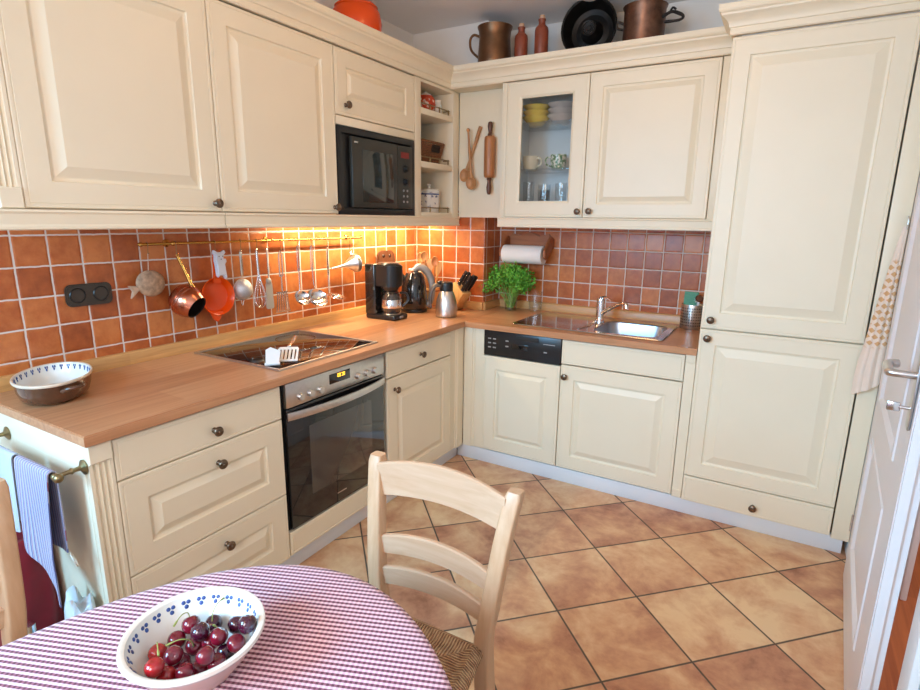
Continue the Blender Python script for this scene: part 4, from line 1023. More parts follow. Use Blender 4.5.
scoop('wooden_ladle', 'wooden ladle with a knobbed handle hanging upright on the corner panel', (.432, -.284, 1.885), (.456, -.278, 1.588), .0065, knobbed=True)
scoop('wooden_spoon', 'wooden spoon crossed behind the knobbed ladle on the corner panel', (.498, -.254, 1.905), (.400, -.256, 1.635), .011)
t = thing('rolling_pin', 'wooden rolling pin with dark handles hanging on the corner panel', 'rolling pin', (.572, -.275, 1.72))
A = Matrix.Translation((.572, -.275, 1.52))
link('roller', lathe(bmn(), [(0, .095), (.026, .096), (.031, .102), (.0325, .115), (.0325, .305), (.031, .318), (.026, .324), (0, .325)], A, 28), PINW, t)
b = bmn(); lathe(b, [(0, 0), (.008, .002), (.013, .014), (.0155, .04), (.011, .066), (.010, .078), (.015, .088), (.013, .095), (0, .0955)], A, 20); link('pin_handle', b, DARKW, t)
b = bmn(); lathe(b, [(0, .325), (.013, .325), (.015, .332), (.010, .342), (.011, .354), (.0155, .378), (.013, .396), (.008, .402), (0, .404)], A, 20); link('pin_handle', b, DARKW, t)
link('hanging_loop', tube(bmn(), [(.572, -.262, 1.9), (.566, -.246, 1.925), (.578, -.243, 1.925), (.574, -.262, 1.9)], .0014, 6, 4), CERAMR, t)

def cup(bm, A, r, h, n=24, th=.0035): return lathe(bm, [(0, 0), (r * .72, 0), (r * .82, h * .05), (r * .97, h * .5), (r, h), (r - th, h), (r * .93 - th, h * .5), (r * .76 - th, h * .08), (0, h * .07)], A, n)
def mug(name, lab, cat, x, y, z, r, h, mt, hdir=None, hm=None):
    t = thing(name, lab, cat, (x, y, z)); b = bmn(); cup(b, T3(x, y, z), r, h); link('cup_body', b, mt, t)
    if hdir is not None:
        hv = Vector((math.cos(hdir), math.sin(hdir), 0)); q = Vector((x, y, z)); b = bmn()
        tube(b, [q + hv * (r * .95) + Vector((0, 0, h * .8)), q + hv * (r * 1.5) + Vector((0, 0, h * .82)), q + hv * (r * 1.62) + Vector((0, 0, h * .45)), q + hv * (r * .92) + Vector((0, 0, h * .25))], .0045, 8, 5); link('cup_handle', b, hm or mt, t)
    return t
YELL = M('pale_yellow_glaze', rgb(232, 196, 84), .25, var=.08, scale=14); GREYW = M('pinkish_grey_glaze', rgb(196, 182, 172), .25, var=.06, scale=14)
REDP = N('red_pattern_glaze'); v_, s_ = REDP.obj(); REDP.out(REDP.ramp(REDP.noise(v_, 45, 3).outputs['Fac'], [(.42, rgb(186, 58, 34)), (.56, rgb(206, 90, 60)), (.62, rgb(214, 200, 190))]), .25); REDP = REDP.m
GRNP = N('green_leaf_pattern_glaze'); v_, s_ = GRNP.obj(); GRNP.out(GRNP.ramp(GRNP.noise(v_, 70, 2).outputs['Fac'], [(.45, rgb(224, 222, 206)), (.52, rgb(104, 138, 92)), (.7, rgb(84, 116, 80))]), .25); GRNP = GRNP.m
BLUP = N('blue_sprig_pattern_glaze'); v_, s_ = BLUP.obj(); BLUP.out(BLUP.ramp(BLUP.noise(v_, 50, 3).outputs['Fac'], [(.36, rgb(110, 112, 140)), (.43, rgb(226, 222, 214)), (.8, rgb(232, 228, 222))]), .25); BLUP = BLUP.m
zA, zB, zC = SH[2] + .0008, SH[1] + .0008, SH[0] + .0008
t = thing('red_jar', 'round red patterned jar on the top open shelf', 'jar', (.255, -.465, zA)); A = T3(.255, -.465, zA)
b = bmn(); lathe(b, [(0, 0), (.035, 0), (.052, .018), (.058, .045), (.052, .075), (.038, .092)], A, 28); link('jar_body', b, REDP, t); link('lid', lathe(bmn(), [(.040, .092), (.034, .10), (.012, .105), (.010, .113), (0, .115)], A, 20), CERAM, t)
t = thing('white_jug', 'small white jug beside the red jar on the top open shelf', 'jug', (.268, -.372, zA)); A = T3(.268, -.372, zA)
b = bmn(); lathe(b, [(0, 0), (.026, 0), (.032, .012), (.033, .045), (.026, .068), (.028, .082), (.025, .082), (.023, .068), (.029, .045), (0, .008)], A, 24); link('jug_body', b, CERAM, t)
b = bmn(); tube(b, [A @ Vector(p) for p in ((.0, .026, .072), (.0, .05, .066), (.0, .05, .035), (.0, .032, .02))], .004, 8, 4); link('jug_handle', b, CERAM, t)
# wicker basket
WICK = M('brown_wicker', rgb(128, 84, 54), .7, var=.3, scale=90)
t = thing('wicker_basket', 'brown wicker basket with a grip opening on the middle open shelf', 'basket', (.2, -.44, zB))
b = bmn()
def rr3(hx, hy, r, z): return [(.195 + x, -.455 + y, z) for x, y in rrect(0, 0, hx, hy, r, 4)]
for k in range(10):
    p = rr3(.085 + .0022 * k, .105 + .0026 * k, .03, zB + .006 + k * .0108); tube(b, p + [p[0]], .0058, 6)
p = rr3(.107, .131, .03, zB + .117); tube(b, p + [p[0]], .0072, 8)
for k in range(20): 
    a = rr3(.0865, .1065, .03, zB + .003)[k]; c = rr3(.1085, .1325, .03, zB + .116)[k]; tube(b, [a, c], .0042, 6)
box(b, .115, .275, -.555, -.355, zB + .001, zB + .006); link('weave', b, WICK, t)
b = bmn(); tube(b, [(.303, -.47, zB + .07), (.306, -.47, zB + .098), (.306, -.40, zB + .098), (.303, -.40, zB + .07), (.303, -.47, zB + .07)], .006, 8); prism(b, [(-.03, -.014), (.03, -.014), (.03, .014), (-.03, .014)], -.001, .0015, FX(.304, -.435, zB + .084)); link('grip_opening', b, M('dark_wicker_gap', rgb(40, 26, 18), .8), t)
t = thing('canister', 'white lidded canister with blue sprigs on the bottom open shelf', 'canister', (.245, -.43, zC)); A = T3(.250, -.425, zC)
b = bmn(); lathe(b, [(0, 0), (.060, 0), (.063, .004), (.061, .116), (.058, .119)], A, 30); link('canister_body', b, BLUP, t)
b = bmn(); lathe(b, [(.063, .115), (.064, .122), (.058, .131), (.02, .138), (.009, .141), (.008, .15), (.013, .157), (.009, .164), (0, .166)], A, 30); link('lid', b, CERAM, t)
b = bmn(); lathe(b, [(.0612, .108), (.0622, .106), (.0622, .102), (.0612, .10)], A, 30); link('blue_band', b, BLUE, t)

zt, zm, zb = 1.8972, 1.6552, 1.4102
for k, (x, n_, mt, nm) in enumerate(((.80, 3, YELL, 'yellow'), (.950, 3, GREYW, 'pale grey'))):
    for i in range(n_):
        pos_ = ('bottom', 'middle', 'top')[i]
        z = zt + i * .030; t = thing('bowl', '%s bowl, %s of the stack on the upper glass shelf' % (nm, pos_), 'bowl', (x, -.15, z), group='stacked bowls behind the glass door')
        b = bmn(); lathe(b, [(0, 0), (.038, 0), (.040, .005), (.054, .022), (.074, .042), (.0775, .049), (.075, .050), (.070, .044), (.052, .026), (.036, .010), (0, .008)], T3(x, -.15, z), 28); link('bowl_body', b, mt, t)
mug('teacup', 'white cup with a handle at the right of the upper glass shelf', 'cup', 1.075, -.12, zt, .042, .085, CERAM, math.radians(205))
mug('mug', 'cream mug with its handle to the right, left on the lower glass shelf', 'mug', .775, -.15, zm, .045, .082, M('cream_glaze', rgb(226, 216, 190), .25), math.radians(-10))
mug('mug', 'white mug with green leaf pattern in the middle of the lower glass shelf', 'mug', .945, -.15, zm, .045, .084, GRNP, math.radians(190))
mug('mug', 'yellow-green mug at the right of the lower glass shelf', 'mug', 1.06, -.14, zm, .043, .08, M('yellow_green_glaze', rgb(172, 166, 96), .3, var=.15, scale=40))
for i, (x, y, h_, r_, where) in enumerate(((.770, -.15, .185, .034, 'tall clear glass at far left'), (.845, -.10, .14, .036, 'short clear glass second from left'), (.885, -.19, .165, .035, 'clear glass in the middle'), (.965, -.14, .175, .034, 'tall clear glass second from right'), (1.045, -.15, .16, .036, 'clear glass at far right'))):
    t = thing('clear_glass', where + ' on the cupboard floor behind the glass door', 'glass', (x, y, zb), group='glasses in the glass-fronted cupboard')
    b = bmn(); lathe(b, [(0, 0), (r_ * .82, 0), (r_ * .86, .004), (r_, h_), (r_ - .002, h_), (r_ * .80, .012), (0, .010)], T3(x, y, zb), 24); link('glass_body', b, GLASSK, t)

# ------------------------------------------------------------------ on top of the cupboards
zt = 2.2035
t = thing('orange_pot', 'round orange enamel pot with a dark lid knob on top of the left wall cupboards', 'pot', (.19, -.965, zt)); A = T3(.19, -.965, zt)
b = bmn(); lathe(b, [(0, 0), (.085, 0), (.10, .01), (.118, .05), (.122, .09), (.114, .135), (.10, .155)], A, 40); link('pot_body', b, ORANGE, t)
b = bmn(); lathe(b, [(.102, .155), (.104, .16), (.085, .178), (.03, .19), (0, .191)], A, 36); lid = link('lid', b, ORANGE, t); link('lid_knob', lathe(bmn(), [(.008, .19), (.007, .198), (.018, .204), (.016, .214), (0, .216)], A, 16), BLACK, lid)
b = bmn()
tube(b, [A @ Vector(p) for p in ((.02, .115, .12), (.025, .15, .128), (.015, .165, .12), (-.0, .152, .112), (-.015, .117, .11))], .008, 10, 4); link('pot_handle', b, BLACK, t)
t = thing('bronze_jug', 'tarnished bronze jug with a loop handle on top of the corner cupboards', 'jug', (.585, -.27, zt)); A = T3(.585, -.27, zt)
b = bmn(); lathe(b, [(0, 0), (.088, 0), (.092, .006), (.093, .03), (.089, .10), (.086, .155), (.089, .185), (.096, .200), (.097, .205), (.093, .205), (.084, .18), (.082, .1), (.086, .02), (0, .012)], A, 36); link('jug_body', b, PEWTER, t)
b = bmn(); tube(b, [A @ Vector(p) for p in ((-.086, -.01, .165), (-.12, -.02, .178), (-.142, -.024, .155), (-.135, -.022, .10), (-.088, -.01, .055))], .007, 10, 5); link('jug_handle', b, PEWTER, t)
for x, hh, lab in ((.745, .20, 'shorter brown stoneware bottle with a pale stopper, next to the bronze jug'), (.862, .222, 'taller brown stoneware bottle with a pale stopper, next to the black baking tin')):
    t = thing('stoneware_bottle', lab, 'bottle', (x, -.27, zt)); A = T3(x, -.27, zt)
    b = bmn(); lathe(b, [(0, 0), (.034, 0), (.036, .004), (.036, hh - .075), (.033, hh - .06), (.019, hh - .045), (.017, hh - .03), (.020, hh - .024), (.020, hh - .018), (0, hh - .018)], A, 28); link('bottle_body', b, STONE, t)
    link('stopper', lathe(bmn(), [(.013, hh - .0178), (.015, hh - .008), (.013, hh), (0, hh + .002)], A, 16), CORK, t)
t = thing('baking_tin', 'round black ring baking tin leaning upright against the wall above the glass cupboard', 'tin', (1.10, -.22, zt))
A = axis_mat((1.105, -.235, zt + .138), (.10, -1, -.02)); BT = M('black_enamel_tin', (.010, .009, .008, 1), .4, spec=.25, var=.3, scale=30)
b = bmn(); lathe(b, [(.140, .0), (.144, .003), (.142, .006), (.134, .002), (.122, -.06), (.108, -.088), (.085, -.096), (.058, -.088), (.046, -.05), (.038, .004), (.034, .006), (.028, .004), (.026, 0)], A, 44); link('tin_body', b, BT, t)
b = bmn()
for k in range(14):
    a = 2 * PI * k / 14; tube(b, [A @ Vector((.118 * math.cos(a), .118 * math.sin(a), -.055)), A @ Vector((.084 * math.cos(a + .18), .084 * math.sin(a + .18), -.0905)), A @ Vector((.056 * math.cos(a + .3), .056 * math.sin(a + .3), -.08))], .005, 6, 3)
b.free()
b = bmn(); lathe(b, [(.026, .0), (.014, -.001), (.012, .002), (0, .002)], A, 20); link('centre_cap', b, BT, t)
t = thing('copper_saucepan', 'tarnished copper saucepan with iron handles, on top near the tall cupboard', 'saucepan', (1.39, -.26, zt)); A = T3(1.39, -.26, zt)
b = bmn(); lathe(b, [(0, 0), (.094, 0), (.097, .004), (.097, .165), (.103, .176), (.104, .18), (.100, .18), (.093, .165), (.092, .01), (0, .008)], A, 36); link('pan_body', b, COPPERD, t)
b = bmn(); tube(b, [A @ Vector(p) for p in ((.09, -.03, .115), (.13, -.04, .128), (.165, -.045, .115), (.185, -.045, .10), (.17, -.04, .088), (.10, -.03, .092))], [.008, .007, .008, .007, .006, .007], 10, 5); tube(b, [A @ Vector(p) for p in ((.12, -.03, .127), (.135, -.04, .145), (.15, -.04, .135))], .005, 8, 3); link('pan_handle', b, M('black_iron', (.03, .026, .024, 1), .5, .6), t)
b = bmn(); tube(b, [A @ Vector(p) for p in ((-.09, -.03, .11), (-.118, -.035, .12), (-.12, -.035, .095), (-.092, -.03, .085))], .006, 8, 5); link('pan_handle', b, M('worn_iron', (.05, .04, .035, 1), .5, .6), t)
b = bmn()
for a in (-2.2, -1.9, -.9, -.6):
    ball(b, A @ Vector((.097 * math.cos(a), .097 * math.sin(a), .14)), .005, n=8)
link('rivets', b, COPPERD, t)

# ------------------------------------------------------------------ table, bowl of cherries, chairs
TC = Vector((1.6504, -3.4513)); TA, TB = .9233, .5063; tm = Vector((.238, -.9713)); tn = Vector((.9713, .238)); TZ = .72
def ell(a, k=1.0, da=0.0): return TC + tm * ((TA * k + da) * math.cos(a)) + tn * ((TB * k + da) * math.sin(a))
t = thing('dining_table', 'oval wooden dining table hidden under a red and white checked cloth', 'table', (TC.x, TC.y, 0), group=None)
b = bmn(); prism(b, [tuple(ell(2 * PI * k / 64, 1, -.012)) for k in range(64)], TZ - .03, TZ - .003, bev=.004); link('tabletop', b, BEECH, t)
b = bmn()
for s, q in ((1, 1), (1, -1), (-1, 1), (-1, -1)):
    p = TC + tm * (s * .50) + tn * (q * .24); link('leg', lathe(bmn(), [(0, 0), (.022, 0), (.026, .3), (.032, TZ - .0305), (0, TZ - .0305)], T3(p.x, p.y, 0), 16), BEECH, t)
b.free()
def cloth_fn(bm):
    n = 180; rows = []
    c = bm.verts.new((TC.x, TC.y, TZ))
    for k, z in ((.3, TZ), (.6, TZ), (.85, TZ), (.96, TZ), (.99, TZ - .0008)): rows.append([bm.verts.new((*ell(2 * PI * i / n, k), z)) for i in range(n)])
    for j, dz in enumerate((.004, .012, .04, .08, .12, .16)):
        f = max(0, (dz - .012) / .15)
        rows.append([bm.verts.new((*ell(2 * PI * i / n, 1, .003 * min(j + 1, 2) + f * (.010 + .012 * math.sin(22 * PI * 2 * i / n + .7 * math.sin(5 * 2 * PI * i / n)))), TZ - dz)) for i in range(n)])
    for i in range(n): bm.faces.new((c, rows[0][i], rows[0][(i + 1) % n]))
    for a, q in zip(rows, rows[1:]):
        for i in range(n): bm.faces.new((a[i], q[i], q[(i + 1) % n], a[(i + 1) % n]))
    bmesh.ops.recalc_face_normals(bm, faces=list(bm.faces))
b = bmn(); grab(b, cloth_fn); o = link('tablecloth', b, gingham(), ang=60); tag(o, 'red and white gingham tablecloth covering the oval table', 'tablecloth')

BX, BY, BZ = 1.439, -2.8355, TZ + .0012
t = thing('fruit_bowl', 'round earthenware bowl with blue dabs inside, holding the cherries', 'bowl', (BX, BY, BZ)); A = T3(BX, BY, BZ)
EART = M('buff_earthenware', rgb(188, 152, 134), .45, var=.12, scale=24)
b = bmn(); lathe(b, [(0, 0), (.052, 0), (.055, .004), (.058, .008), (.078, .034), (.090, .056)], A, 56); link('bowl_body', b, EART, t)
b = bmn(); lathe(b, [(.090, .056), (.0965, .060), (.0985, .064), (.0975, .0685), (.094, .069), (.089, .067)], A, 56); link('rim', b, M('cream_rim_glaze', rgb(222, 210, 194), .2, var=.05, scale=50, coat=.3), t)
b = bmn(); lathe(b, [(.089, .067), (.085, .058), (.072, .035), (.055, .016), (.04, .010), (0, .009)], A, 56); link('inside', b, CERAM, t)
b = bmn()
for k in range(24):
    a = 2 * PI * (k + .3) / 24
    for da, z in ((0, .0525), (-.042, .0585), (.042, .0585)):
        R = .072 + (z - .035) / (.058 - .035) * .013 ; nrm = Vector((-math.cos(a + da) * .87, -math.sin(a + da) * .87, .5))
        lathe(b, [(.0034, 0), (.0026, .0006), (0, .0008)], axis_mat(A @ Vector((R * math.cos(a + da), R * math.sin(a + da), z)) + nrm * .0001, nrm), 10)
link('blue_dabs', b, BLUE, t)
CH = [(1.3979, -2.8699, 0.7557, 0.0131), (1.4464, -2.9012, 0.7797, 0.0132), (1.4491, -2.8884, 0.7562, 0.0132), (1.391, -2.8362, 0.7499, 0.0133), (1.4322, -2.856, 0.7446, 0.0132), (1.3981, -2.8155, 0.7657, 0.0137), (1.4845, -2.8507, 0.7778, 0.013), (1.4195, -2.8263, 0.7448, 0.0134), (1.4364, -2.8254, 0.7771, 0.0136), (1.4612, -2.813, 0.7706, 0.013), (1.4551, -2.7775, 0.7633, 0.0133), (1.4711, -2.8105, 0.7461, 0.0131), (1.4886, -2.8047, 0.7651, 0.0133), (1.486, -2.8368, 0.7552, 0.0131), (1.4658, -2.8504, 0.7449, 0.0133), (1.4705, -2.8744, 0.7619, 0.0128), (1.4359, -2.868, 0.7685, 0.0134), (1.4139, -2.7883, 0.7553, 0.0129), (1.4922, -2.7853, 0.7861, 0.0136), (1.4419, -2.815, 0.7533, 0.0129)]
def cherry_mat(n, c): return M(n, c, .12, var=.25, scale=40, coat=.6)
CM = [cherry_mat('bright_red_cherry_skin', rgb(158, 22, 28)), cherry_mat('deep_red_cherry_skin', rgb(112, 14, 34)), cherry_mat('blackish_cherry_skin', rgb(62, 12, 34))]
SG = M('green_cherry_stem', rgb(150, 158, 84), .6)
CL = [(0, 'bright red cherry at the left edge of the heap, with a stem to the left', 1), (0, 'bright red cherry below the stemmed one at the left', 0), (0, 'red cherry lowest at the front left of the bowl', 0), (1, 'large dark red cherry at the upper left of the heap', 0), (1, 'dark red cherry at the front, left of centre', 0), (1, 'dark red cherry at the far left back, with an arching stem', 1), (1, 'shiny dark cherry in the front centre of the heap', 0), (1, 'red cherry in the middle of the heap with a long curved stem', 1), (2, 'nearly black cherry at the back behind the middle', 0), (1, 'dark cherry right of the middle under two stems', 0), (2, 'blackish cherry at the upper right of the heap', 0), (2, 'blackish cherry at the right with a short stem', 1), (1, 'red cherry furthest right against the bowl side', 0), (1, 'red cherry at the right front of the bowl', 0), (1, 'dark red cherry low at the front right', 0), (1, 'dark cherry lowest at the front centre', 0), (1, 'dark red cherry between the left and front cherries', 0), (2, 'blackish cherry at the back with a green stem', 1), (2, 'second blackish cherry at the upper right, half hidden', 0), (1, 'dark cherry under the middle of the heap, half hidden', 0)]
rnd = random.Random(11)
for (x, y, z, r_), (mi, lab, st) in zip(CH, CL):
    ct = thing('cherry', lab, 'cherry', (x, y, z), group='cherries in the bowl'); A2 = Matrix.Translation((x, y, z)) @ Matrix.Rotation(rnd.uniform(-.7, .7), 4, 'X') @ Matrix.Rotation(rnd.uniform(-.7, .7), 4, 'Y')
    b = bmn(); lathe(b, [(0, -r_), (.35 * r_, -.95 * r_), (.7 * r_, -.72 * r_), (.96 * r_, -.25 * r_), (1.0 * r_, .15 * r_), (.88 * r_, .55 * r_), (.55 * r_, .86 * r_), (.22 * r_, .86 * r_), (0, .74 * r_)], A2, 24); link('fruit', b, CM[mi], ct, ang=80)
    if st:
        s0 = A2 @ Vector((0, 0, .76 * r_)); a = rnd.uniform(0, 6.28); o_ = Vector((math.cos(a), math.sin(a), 0))
        b = bmn(); tube(b, [s0, s0 + Vector((0, 0, .012)) + o_ * .004, s0 + Vector((0, 0, .018)) + o_ * .018, s0 + Vector((0, 0, .014)) + o_ * .036], [.0009, .0008, .0008, .0016], 7, 5); link('stalk', b, SG, ct)

# ladder-back chair, facing -y, rear legs at y = 0 at seat height
def rush():
    n = N('woven_rush'); v, s = n.obj()
    ax = n.math('ABSOLUTE', s[0]); cy = n.math('ABSOLUTE', n.math('ADD', s[1], .17))
    side = n.math('GREATER_THAN', ax, cy)
    st = n.math('ADD', n.math('MULTIPLY', side, s[1]), n.math('MULTIPLY', n.math('SUBTRACT', 1.0, side), s[0]))
    w = n.math('SINE', n.math('ADD', n.math('MULTIPLY', st, 900.0), n.math('MULTIPLY', n.noise(v, 30, 2).outputs['Fac'], 3.0)))
    nz = n.noise(v, 60, 3).outputs['Fac']
    n.out(n.ramp(n.math('ADD', n.math('MULTIPLY', w, .28), nz), [(.15, rgb(140, 94, 62)), (.5, rgb(198, 148, 104)), (.85, rgb(226, 186, 140))]), .75)
    n.bump(w, .8, .004); return n.m
RUSH = rush()
t = thing('dining_chair', 'pale ladder-back chair with a woven rush seat, at the far table end', 'chair', (0, 0, 0))
def post_pts(s): return [(s * .168, .035, 0), (s * .160, .004, .22), (s * .1495, 0, .42), (s * .160, .006, .52), (s * .176, .030, .68), (s * .1905, .058, .797)]
def post(s):
    P = smooth_path(post_pts(s), 5); b = bmn()
    def fn(bm):
        rows = []
        for i, p in enumerate(P):
            f = i / (len(P) - 1); hx, hy = .0190, .0215 - .004 * f
            if i == len(P) - 1: hx -= .003; hy -= .003
            rows.append([bm.verts.new((p.x + x, p.y + y, p.z)) for x, y in rrect(0, 0, hx, hy, .006, 3)])
        top = [bm.verts.new((v.co.x * 1 , v.co.y, v.co.z)) for v in rows[-1]]
        for a, q in zip(rows, rows[1:]):
            for k in range(len(a)): bm.faces.new((a[k], a[(k + 1) % len(a)], q[(k + 1) % len(a)], q[k]))
        bm.faces.new(rows[0][::-1]); bm.faces.new(rows[-1])
        for v in top: bm.verts.remove(v)
        bmesh.ops.recalc_face_normals(bm, faces=list(bm.faces))
    grab(b, fn); return b
for s in (-1, 1): link('back_post', post(s), BEECH, t)
def slat(z0, z1, arch, bow, y0, hw):
    b = bmn()
    def fn(bm):
        n = 18; rows = []
        for i in range(n + 1):
            u = -1 + 2 * i / n; c = 1 - u * u; y = y0 + bow * c; zt_ = z1 + arch * c; zb_ = z0 + arch * .55 * c
            rows.append([bm.verts.new(p) for p in ((u * hw, y - .008, zb_ + .003), (u * hw, y - .008, zt_ - .003), (u * hw, y - .004, zt_), (u * hw, y + .004, zt_), (u * hw, y + .008, zt_ - .003), (u * hw, y + .008, zb_ + .003), (u * hw, y + .004, zb_), (u * hw, y - .004, zb_))])
        for a, q in zip(rows, rows[1:]):
            for k in range(8): bm.faces.new((a[k], a[(k + 1) % 8], q[(k + 1) % 8], q[k]))
        bm.faces.new(rows[0]); bm.faces.new(rows[-1][::-1]); bmesh.ops.recalc_face_normals(bm, faces=list(bm.faces))
    grab(b, fn); return b
link('slat', slat(.697, .784, .022, .022, .040, .176), BEECHX, t); link('slat', slat(.552, .602, .018, .02, .016, .158), BEECHX, t); link('slat', slat(.474, .522, .014, .018, .006, .150), BEECHX, t)
for s in (-1, 1): link('front_leg', lathe(bmn(), [(0, 0), (.017, 0), (.021, .2), (.022, .412), (0, .412)], T3(s * .18, -.335, 0), 14), BEECH, t)
def seat_fn(bm):
    n = 20
    def P(u, v, z, k=0.0):
        hw = .152 + (.205 - .152) * v + k; return (u * hw, -.012 - v * .345 + (k if v < .5 else -k), z)
    top = [[None] * (n + 1) for _ in range(n + 1)]
    for i in range(n + 1):
        for j in range(n + 1):
            u, v = -1 + 2 * i / n, j / n; e = min(1 - abs(u), 2 * min(v, 1 - v)); z = .432 + .012 * math.sin(min(e * 5, 1) * PI) * .6 - .006 * (1 - min(e * 8, 1)) - .006 * min(e * 1.5, 1)
            top[i][j] = bm.verts.new(P(u, v, z))
    for i in range(n):
        for j in range(n): bm.faces.new((top[i][j], top[i + 1][j], top[i + 1][j + 1], top[i][j + 1]))
    ed = [top[i][0] for i in range(n + 1)] + [top[n][j] for j in range(1, n + 1)] + [top[i][n] for i in range(n - 1, -1, -1)] + [top[0][j] for j in range(n - 1, 0, -1)]
    lo = [bm.verts.new((v.co.x * 1.03, (v.co.y + .18) * 1.03 - .18, .415)) for v in ed]; lo2 = [bm.verts.new((v.co.x, v.co.y, .396)) for v in ed]
    m = len(ed)
    for a, q in ((ed, lo), (lo, lo2)):
        for k in range(m): bm.faces.new((a[k], q[k], q[(k + 1) % m], a[(k + 1) % m]))
    bm.faces.new(lo2); bmesh.ops.recalc_face_normals(bm, faces=list(bm.faces))
b = bmn(); grab(b, seat_fn); link('seat', b, RUSH, t, ang=50)
b = bmn()
for z in (.16, .28): tube(b, [(-.17, -.335, z), (.17, -.335, z)], .009, 10)
link('stretcher', b, BEECH, t)
for s in (-1, 1):
    b = bmn()
    for z in (.13, .25): tube(b, [(s * .18, -.335, z), (s * .158, .005, z)], .009, 10)
    link('stretcher', b, BEECH, t)
chair = t
chair.matrix_basis = Matrix.Translation((1.480, -2.275, 0)) @ Matrix.Rotation(math.radians(1), 4, 'Z')
copy_tree(chair, (.728, -2.975, 0), math.radians(94), 'pale wooden chair at the left side of the table, mostly out of view')

# ------------------------------------------------------------------ towel rail and towels at the end of the drawers
YE = -2.5785
t = thing('towel_rail', 'aged brass towel rail fixed to the end panel of the drawer cabinet', 'rail', (.36, YE, .73))
b = bmn(); RY = YE - .068
tube(b, [(.12, RY, .728), (.598, RY, .728)], .0055, 12); link('bar', b, OLDBRASS, t)
for x in (.142, .585):
    b = bmn(); lathe(b, [(0, 0), (.021, 0), (.021, .002), (.014, .006), (.007, .010), (.006, .024), (.009, .03), (.006, .036), (.0055, .062)], axis_mat((x, YE - .0003, .728), (0, -1, 0)), 18); ball(b, (x, RY, .728), .010); link('bracket', b, OLDBRASS, t)
for x, s in ((.12, -1), (.598, 1)): link('end_ball', ball(bmn(), (x + s * .003, RY, .728), .0125), OLDBRASS, t)
def towel(name, lab, x0, x1, zf0, zf1, zb, mt, seed, fold=.010):
    """cloth folded over the bar; front hem runs from zf0 (left) to zf1 (right)"""
    t = thing(name, lab, 'towel', ((x0 + x1) / 2, RY, .728)); b = bmn(); rr = random.Random(seed); ph = rr.uniform(0, 6)
    def fn(bm):
        nu, nv = 34, 30; G = []
        for i in range(nu + 1):
            u = i / nu; x = x0 + (x1 - x0) * u; zf = zf0 + (zf1 - zf0) * u; col = []
            Lf, Lb = .735 - zf, .735 - zb
            for j in range(nv + 1):
                s = -Lb + (Lb - .012) * j / 11 if j <= 11 else (-.012 + .024 * (j - 11) / 6 if j <= 17 else .012 + (Lf - .012) * (j - 17) / (nv - 17))
                k = min(abs(s) / .25, 1); w = fold * k * math.sin(u * 6.5 + ph + s * 2) + fold * .3 * k * math.sin(u * 13 + ph)
                if s < -.0121: y, z = RY + .0115 + max(w, -.002) * .3, .731 + s + .012
                elif s > .0121: y, z = RY - .0115 - .008 * k + w, .731 - (s - .012)
                else: a = s / .012 * PI / 2; y, z = RY - .0115 * math.sin(a), .7305 + .0105 * math.cos(a) - .001
                col.append(bm.verts.new((x + .02 * k * (u - .5) * -1.2 + .004 * math.sin(s * 12 + ph), y, z)))
            G.append(col)
        for i in range(nu):
            for j in range(nv): bm.faces.new((G[i][j], G[i + 1][j], G[i + 1][j + 1], G[i][j + 1]))
        bmesh.ops.recalc_face_normals(bm, faces=list(bm.faces)); bmesh.ops.solidify(bm, geom=list(bm.faces), thickness=.003)
    grab(b, fn); link('cloth', b, mt, t, ang=60); return t
BST = stripes('blue_red_ticking', [(0, rgb(178, 182, 202)), (.30, rgb(104, 110, 156)), (.55, rgb(176, 178, 198)), (.68, rgb(160, 104, 118)), (.82, rgb(178, 180, 200))], 78, 0)
WT_ = towel('tea_towel', 'pale blue-white tea towel at the left end of the towel rail', .165, .372, .53, .50, .50, M('pale_blue_linen', rgb(186, 198, 214), .9, bumpy=.2, scale=90), 2)
ST_ = towel('tea_towel', 'blue and red striped tea towel folded over the right end of the towel rail', .388, .572, .47, .345, .49, BST, 5, .007)
link('hanging_loop', tube(bmn(), [(.566, RY + .012, .5), (.575, RY + .02, .47), (.588, RY + .016, .462), (.59, RY + .01, .48), (.572, RY + .01, .495)], .002, 8, 4), CERAMR, ST_)
# red bag, white bag and bottle on the floor below
def sack(bm, x0, x1, y0, y1, h, seed, puff=.03, top=.8):
    rr = random.Random(seed); ph = [rr.uniform(0, 6) for _ in range(4)]
    def fn(t):
        n = 40; rows = []; cx, cy = (x0 + x1) / 2, (y0 + y1) / 2
        for j in range(15):
            v = j / 14; k = 1 - (1 - top) * v ** 2 + .05 * math.sin(v * 5 + ph[0])
            if j == 14: k *= .93
            row = []
            for i in range(n):
                a = 2 * PI * i / n; q = .55
                ex = math.copysign(abs(math.cos(a)) ** q, math.cos(a)); ey = math.copysign(abs(math.sin(a)) ** q, math.sin(a))
                w = 1 + .05 * math.sin(4 * a + ph[1] + v * 6) + .03 * math.sin(9 * a + ph[2] - v * 9)
                row.append(t.verts.new((cx + ex * (x1 - x0) / 2 * k * w, min(cy + ey * (y1 - y0) / 2 * k * w, YE - .004), v * h + (.02 * math.sin(3 * a + ph[3]) * v))))
            rows.append(row)
        for a_, b_ in zip(rows, rows[1:]):
            for i in range(n): t.faces.new((a_[i], a_[(i + 1) % n], b_[(i + 1) % n], b_[i]))
        t.faces.new(rows[0][::-1]); c = t.verts.new((cx, cy, h * .94))
        for i in range(n): t.faces.new((rows[-1][i], rows[-1][(i + 1) % n], c))
        bmesh.ops.recalc_face_normals(t, faces=list(t.faces))
    return grab(bm, fn)
t = thing('red_bag', 'dark red bag standing on the floor behind the towels', 'bag', (.26, -2.66, 0))
